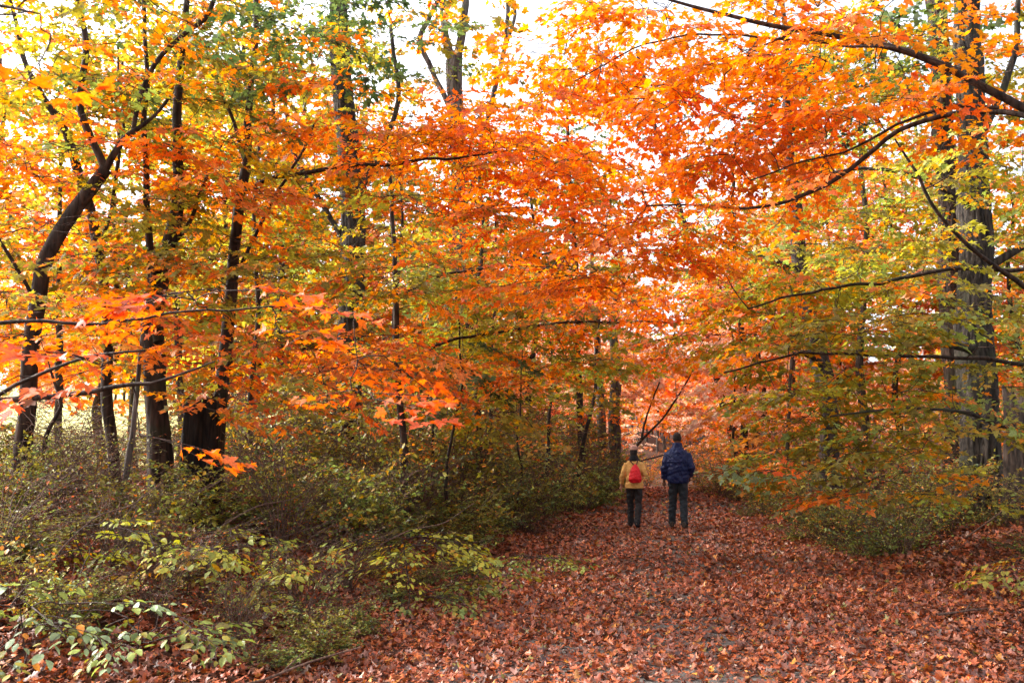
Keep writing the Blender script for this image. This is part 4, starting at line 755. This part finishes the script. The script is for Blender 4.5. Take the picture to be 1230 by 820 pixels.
def stick(label, pts, Yd0, Yd1, r0, seed, mat=CANE):
    r_ = np.random.default_rng(seed); P = []
    n_ = len(pts)
    for i, (px, lift) in enumerate(pts):
        Yd = Yd0 + (Yd1 - Yd0) * i / (n_ - 1); x = (px - 615) / FPX * Yd; P.append([x, Yd, gzf(x, Yd) + .05 + lift])
    P, R = resample(P, np.linspace(r0, r0 * .45, n_), .06); tb = Tubes(); c = P[0].copy(); tb.add(P, R, 7, .06, r_)
    k = len(P) // 2; d = P[k + 1] - P[k]; side = np.array([-d[1], d[0], .3 * abs(d[0])]); side /= np.linalg.norm(side)
    Q = P[k] + (side * .7 + d / np.linalg.norm(d)) * np.linspace(0, .22, 5)[:, None]; tb.add(Q, np.linspace(r0 * .5, r0 * .2, 5), 5)
    o = link("stick", tb.mesh("stick", c), mat, None, c); tag(o, label, "stick"); return o
stick("curved bare stick lying over leaves near the lower corner", [(235, 0), (290, .01), (330, .05), (365, .12), (405, .17), (440, .2)], 5.5, 6.0, .012, 1)
for (px_, y0_, y1_, r0_, sd_, lb_) in [(150, 8.0, 9.0, .010, 11, "dead grey branch caught low in the brown shrubs"), (60, 6.4, 7.4, .009, 12, "bare arching stick above the pale broad leaved plant"), (430, 9.4, 10.2, .009, 13, "dead forked branch poking out of the green shrubs near path"),
                                      (250, 8.8, 9.6, .012, 14, "weathered branch propped in the shrubs before the black stump")]:
    stick(lb_, [(px_, .05), (px_ + 30, .28), (px_ + 65, .5), (px_ + 105, .62), (px_ + 140, .85)], y0_, y1_, r0_, sd_)
stick("short grey fallen stick on the leaf carpet at path's right", [(1110, .01), (1130, .015), (1150, .02), (1170, .01)], 8.0, 8.15, .014, 2)
stick("thin broken stick standing out of the bank by thick grey trunk", [(1150, 0), (1190, .2), (1225, .45), (1250, .7)], 11.8, 11.6, .012, 3)
stick("long thin deadfall stick leaning among bank shrubs", [(285, .05), (330, .15), (370, .3), (410, .42)], 9.0, 9.8, .012, 4)

# ================================================================== PEOPLE
def loft(bmv, bmf, rings, s=16):
    """rings: (centre, rx, ry, axis) -> closed tube appended to vertex and face lists"""
    off = len(bmv); th = np.linspace(0, 2 * pi, s, endpoint=False); C = np.array([r_[0] for r_ in rings], float)
    Tn = np.gradient(C, axis=0); Tn /= np.linalg.norm(Tn, axis=1)[:, None]
    for (c, rx, ry), tn in zip(rings, Tn):
        xa = np.array([1., 0, 0]); xa = xa - tn * xa.dot(tn); xa /= np.linalg.norm(xa); ya = np.cross(tn, xa)
        for t_ in th: bmv.append(np.asarray(c) + xa * rx * math.cos(t_) + ya * ry * math.sin(t_))
    k = len(rings)
    for i in range(k - 1):
        for j in range(s): bmf.append([off + i * s + j, off + i * s + (j + 1) % s, off + (i + 1) * s + (j + 1) % s, off + (i + 1) * s + j])
    bmf.append([off + j for j in range(s)][::-1]); bmf.append([off + (k - 1) * s + j for j in range(s)])

def dome(c, rx, ry, rz, n=9):
    c = np.asarray(c, float); return [((c[0], c[1], c[2] + rz * math.sin(a_)), rx * math.cos(a_) + .002, ry * math.cos(a_) + .002) for a_ in np.linspace(-pi / 2 * .97, pi / 2 * .97, n)]

def part_mesh(name, lofts, mat, parent, voxel=.012, smooth_it=6, raw=False, wrinkle=0.0):
    V_, F_ = [], []
    for r_ in lofts: loft(V_, F_, r_)
    me = bpy.data.meshes.new(name); me.from_pydata([tuple(v) for v in V_], [], F_); me.update()
    import bmesh
    bm = bmesh.new(); bm.from_mesh(me); bmesh.ops.recalc_face_normals(bm, faces=bm.faces); bm.to_mesh(me); bm.free()
    if not raw:
        tmp = bpy.data.objects.new("tmp", me); COL.objects.link(tmp)
        a_ = tmp.modifiers.new("r", 'REMESH'); a_.mode = 'VOXEL'; a_.voxel_size = voxel
        b_ = tmp.modifiers.new("s", 'SMOOTH'); b_.factor = .5; b_.iterations = smooth_it
        dg = bpy.context.evaluated_depsgraph_get(); me2 = bpy.data.meshes.new_from_object(tmp.evaluated_get(dg)); bpy.data.objects.remove(tmp); bpy.data.meshes.remove(me); me = me2; me.name = name
    if wrinkle:
        n_ = len(me.vertices); co = np.empty(n_ * 3, np.float32); me.vertices.foreach_get("co", co); co = co.reshape(-1, 3); no = np.empty(n_ * 3, np.float32); me.vertices.foreach_get("normal", no); no = no.reshape(-1, 3)
        x_, y_, z_ = co.T; f_ = np.sin(38 * z_ + 14 * x_ + 3 * np.sin(17 * x_ + 9 * y_)) * .5 + np.sin(61 * z_ - 23 * x_ + 2.5 * np.sin(13 * z_ + 11 * y_)) * .35 + np.sin(21 * z_ + 31 * x_ + 1.0) * .4
        me.vertices.foreach_set("co", (co + no * (f_ * wrinkle)[:, None]).astype(np.float32).ravel()); me.update()
    for p_ in me.polygons: p_.use_smooth = True
    return link(name, me, mat, parent)

SKIN_M = cloth_material("brown_skin", (0.16, 0.075, 0.045), .1, 60, .6, .05); SKIN_W = cloth_material("skin", (0.48, 0.26, 0.17), .1, 60, .6, .05)
NAVY = cloth_material("navy_jacket", (0.006, 0.011, 0.055), .2, 50, .55, .7); DENIM = cloth_material("grey_denim", (0.024, 0.029, 0.035), .3, 50, .9, .6)
TAN = cloth_material("tan_jacket", (0.60, 0.33, 0.10), .12, 50, .8, .6); BLACKT = cloth_material("dark_trousers", (0.026, 0.023, 0.024), .3, 50, .9, .7)
REDB = cloth_material("red_bag", (0.62, 0.012, 0.02), .15, 40, .5, .5, fold=14); DARK = cloth_material("black_cloth", (0.012, 0.012, 0.014), .3, 50, .85, .5)
CAP = cloth_material("dusty_pink_cap", (0.42, 0.22, 0.17), .12, 60, .85, .2); SHOE = cloth_material("brown_shoe", (0.05, 0.035, 0.026), .25, 40, .6, .3); HAIR = cloth_material("dark_hair", (0.018, 0.012, 0.010), .4, 120, .7, .6, fold=60)
BACK = cloth_material("dark_strap", (0.03, 0.01, 0.012), .2, 50, .7, .2)

def L3(a_, b_, f): return np.asarray(a_, float) * (1 - f) + np.asarray(b_, float) * f
def limb(a_, b_, c_, r0, r1, r2, end=1.0):
    a_, b_, c_ = map(lambda v: np.asarray(v, float), (a_, b_, c_)); out = []
    for f in np.linspace(0, 1, 5)[:-1]: out.append((L3(a_, b_, f), r0 + (r1 - r0) * f, r0 + (r1 - r0) * f))
    for f in np.linspace(0, 1, 6):
        if f <= end: out.append((L3(b_, c_, f), r1 + (r2 - r1) * f, r1 + (r2 - r1) * f))
    return out
def hand(wrist, dirv, palm_side, sgn):
    """palm, four fingers and a thumb, slightly curled"""
    wv = np.asarray(wrist, float); d = np.asarray(dirv, float); d /= np.linalg.norm(d); s_ = np.asarray(palm_side, float); s_ = s_ - d * s_.dot(d); s_ /= np.linalg.norm(s_); n_ = np.cross(d, s_) * sgn
    out = [[(wv, .024, .019), (wv + d * .03, .034, .018), (wv + d * .075, .038, .017), (wv + d * .088, .034, .013)]]
    for k_, (o_, L_) in enumerate(zip((-.029, -.010, .010, .029), (.066, .078, .072, .055))):
        b_ = wv + d * .082 + s_ * o_; out.append([(b_, .0088, .0088), (b_ + d * L_ * .45 + n_ * .006, .0082, .0082), (b_ + d * L_ * .8 + n_ * .022, .0076, .0076), (b_ + d * L_ + n_ * .034, .006, .006)])
    b_ = wv + d * .025 - s_ * .028; out.append([(b_, .011, .011), (b_ + d * .03 - s_ * .022 + n_ * .01, .010, .010), (b_ + d * .058 - s_ * .03 + n_ * .02, .007, .007)])
    return out

def person(label, px, Yd, H, woman):
    x = (px - 615) / FPX * Yd; z = gzf(x, Yd) + .035
    root = tag(empty("person", (x, Yd, z)), label, "person")
    k = H / 1.80; root.rotation_euler = (0, 0, math.atan2(-.2, 1.0)); root.scale = (k, k, k)
    sw = .150 if woman else .17; hw = .09
    LH, RH = np.array([-hw, 0, .93]), np.array([hw, 0, .93])
    if woman: LK, LA, RK, RA = (-.10, .16, .52), (-.105, .22, .088), (.085, .03, .50), (.06, -.20, .125)
    else: LK, LA, RK, RA = (-.105, .12, .51), (-.135, .14, .085), (.095, .04, .50), (.10, -.13, .10)
    LS, RS = np.array([-sw, -.005, 1.39]), np.array([sw, -.005, 1.39])
    if woman: LE, LW, RE, RW = (-.255, -.02, 1.14), (-.295, .08, .90), (.245, -.07, 1.17), (.12, .16, 1.22)
    else: LE, LW, RE, RW = (-.25, -.02, 1.13), (-.265, .07, .86), (.262, -.05, 1.13), (.215, .11, .93)
    skin = SKIN_W if woman else SKIN_M; jac = TAN if woman else NAVY; tro = BLACKT if woman else DENIM
    def foot(a_, yaw):
        a_ = np.asarray(a_, float); c, s_ = math.cos(yaw), math.sin(yaw); f = np.array([s_, c, 0])
        b0 = np.array([a_[0], a_[1], 0]); tilt = max(0, a_[2] - .088) * 1.2
        return [(b0 - f * .075 + [0, 0, .05 + tilt], .032, .045), (b0 - f * .03 + [0, 0, .05 + tilt * .7], .038, .048), (b0 + f * .06 + [0, 0, .04 + tilt * .2], .042, .038), (b0 + f * .14 + [0, 0, .032], .045, .030), (b0 + f * .19 + [0, 0, .026], .03, .022)]
    # body: head with face, neck, torso, arms, hands, legs in one surface
    hd = np.array([0, .015, 1.685]); body = []
    body.append(dome(hd, .074, .094, .118, 11))
    body.append([(hd + [0, .088, -.02], .012, .012), (hd + [0, .104, -.03], .015, .013), (hd + [0, .09, -.045], .012, .012)])                     # nose... points forward
    body.append([(hd + [-.03, .075, -.075], .012, .012), (hd + [0, .088, -.078], .016, .014), (hd + [.03, .075, -.075], .012, .012)])          # lips
    for sg in (-1, 1):
        body.append([(hd + [sg * .070, -.005, -.03], .008, .012), (hd + [sg * .082, -.012, -.005], .010, .022), (hd + [sg * .078, -.01, .025], .007, .014)])   # ear
        body.append([(hd + [sg * .03 - .012, .078, .012], .008, .008), (hd + [sg * .03, .086, .012], .012, .010), (hd + [sg * .03 + .012, .078, .012], .008, .008)])   # eye
    body.append([((0, -.01, 1.44), .07, .065), ((0, -.005, 1.52), .058, .06), ((0, .005, 1.60), .054, .058)])
    body.append([((0, 0, .90), .15, .10), ((0, 0, 1.05), .135, .09), ((0, 0, 1.2), .15, .10), ((0, 0, 1.36), .17, .10), ((0, -.01, 1.46), .10, .07)])
    body += [limb(LS, LE, LW, .055, .042, .027), limb(RS, RE, RW, .055, .042, .027), limb(LH, LK, LA, .085, .058, .036), limb(RH, RK, RA, .085, .058, .036), foot(LA, -.1), foot(RA, .12)]
    body += hand(LW, np.asarray(LW) - L3(LE, LW, .55) + [0, .01, 0], (0, 1, 0), 1)
    body += hand(RW, np.asarray(RW) - L3(RE, RW, .55), (0, 1, 0.2) if not woman else (0, 0, 1), -1)
    part_mesh("body", body, skin, root, .0075, 3)
    # trousers
    tl = []
    for H_, K_, A_ in ((LH, LK, LA), (RH, RK, RA)):
        A2 = np.asarray(A_, float) - [0, 0, .035]; r_ = limb(H_, K_, A2, .112, .082, .075 if woman else .072)
        tl.append([(c, rx * .95, ry) for c, rx, ry in r_])
    tl.append([((0, 0, .84), .17, .125), ((0, 0, .93), .18, .13), ((0, 0, 1.03), .16, .115)])
    part_mesh("trousers", tl, tro, root, .012, 5, wrinkle=.009)
    # jacket
    if woman: tor = [((0, 0, .86), .205, .15), ((0, 0, .95), .20, .15), ((0, -.005, 1.1), .185, .14), ((0, -.01, 1.25), .188, .14), ((0, -.01, 1.35), .185, .125), ((0, -.01, 1.42), .165, .105), ((0, -.01, 1.46), .12, .09), ((0, 0, 1.51), .075, .075)]
    else: tor = [((0, 0, .83), .19, .15), ((0, 0, .86), .205, .16), ((0, 0, .95), .212, .165), ((0, -.01, 1.1), .222, .165), ((0, -.015, 1.25), .228, .16), ((0, -.02, 1.34), .222, .148), ((0, -.02, 1.42), .20, .125), ((0, -.015, 1.47), .15, .10), ((0, -.005, 1.52), .095, .085), ((0, 0, 1.575), .08, .08)]
    f_ = 1.0 if woman else 1.15
    jl = [tor, limb(LS, LE, LW, .074 * f_, .066 * f_, .050 * f_, .95), limb(RS, RE, RW, .074 * f_, .066 * f_, .050 * f_, .95)]
    part_mesh("jacket", jl, jac, root, .011, 4, wrinkle=.008)
    if woman:
        part_mesh("hem", [[((0, 0, .845), .19, .142), ((0, 0, .865), .208, .158), ((0, 0, .885), .203, .153)]], jac, root, .008, 2)
    else:
        part_mesh("yoke", [[((0, -.012, 1.235), .232, .166), ((0, -.014, 1.255), .238, .172), ((0, -.016, 1.275), .230, .164)]], jac, root, .007, 2)
    for A_, yw in ((LA, -.1), (RA, .12)):
        r_ = [(c, rx + .012, ry + .010) for c, rx, ry in foot(A_, yw)]; part_mesh("shoe", [r_], SHOE if not woman else DARK, root, .008, 3)
    if woman:
        part_mesh("hair", [dome(hd + [0, -.02, -.02], .085, .092, .115, 9), [(hd + [0, -.05, -.12], .07, .05), (hd + [0, -.055, -.06], .08, .06), (hd + [0, -.04, 0], .085, .07)]], HAIR, root, .008, 3)
        part_mesh("cap", [[(hd + [0, -.005, .015], .096, .108), (hd + [0, -.005, .05], .097, .109), (hd + [0, -.005, .09], .086, .096), (hd + [0, 0, .12], .055, .062), (hd + [0, 0, .133], .012, .014)], [(hd + [0, .09, .02], .075, .012), (hd + [0, .14, .018], .06, .010), (hd + [0, .18, .010], .03, .008)]], CAP, root, .007, 3)
        part_mesh("scarf", [[((0, -.005, 1.45), .115, .10), ((0, -.01, 1.49), .118, .105), ((0, -.01, 1.53), .10, .098), ((0, -.005, 1.575), .085, .085)]], DARK, root, .008, 3)
    else:
        part_mesh("hair", [[(hd + [0, -.025, -.055], .072, .068), (hd + [0, -.02, -.02], .080, .084), (hd + [0, -.012, .03], .081, .094), (hd + [0, -.008, .075], .070, .086), (hd + [0, -.006, .108], .042, .055), (hd + [0, -.006, .123], .010, .012)]], HAIR, root, .007, 3)
        part_mesh("collar", [[((0, -.005, 1.50), .108, .10), ((0, -.003, 1.545), .098, .094), ((0, 0, 1.60), .090, .088)]], jac, root, .008, 2)
    return root, k
wm, wk = person("woman in tan jacket, dusty pink cap and black scarf walking away", 760, 16.5, 1.53, True)
mn, mk = person("man in navy jacket and grey trousers walking away beside the woman", 812, 16.6, 1.80, False)

# the red bag on her back
bag = tag(empty("backpack", wm.location), "small red drawstring backpack on the woman's back", "backpack"); bag.rotation_euler = wm.rotation_euler; bag.scale = wm.scale
part_mesh("bag_body", [[((.035, -.16, .985), .10, .02), ((.035, -.19, 1.0), .138, .055), ((.035, -.205, 1.06), .148, .078), ((.035, -.20, 1.15), .138, .075), ((.035, -.185, 1.25), .108, .058), ((.035, -.165, 1.33), .068, .04), ((.035, -.15, 1.385), .025, .02)]], REDB, bag, .009, 4, wrinkle=.006)
for sg in (-1, 1):
    part_mesh("strap", [[((.035 + sg * .03, -.15, 1.37), .012, .008), ((sg * .09, -.10, 1.475), .014, .009), ((sg * .115, -.02, 1.50), .014, .009), ((sg * .12, .07, 1.45), .014, .009), ((sg * .125, .128, 1.34), .014, .009)]], BACK, bag, .006, 1)
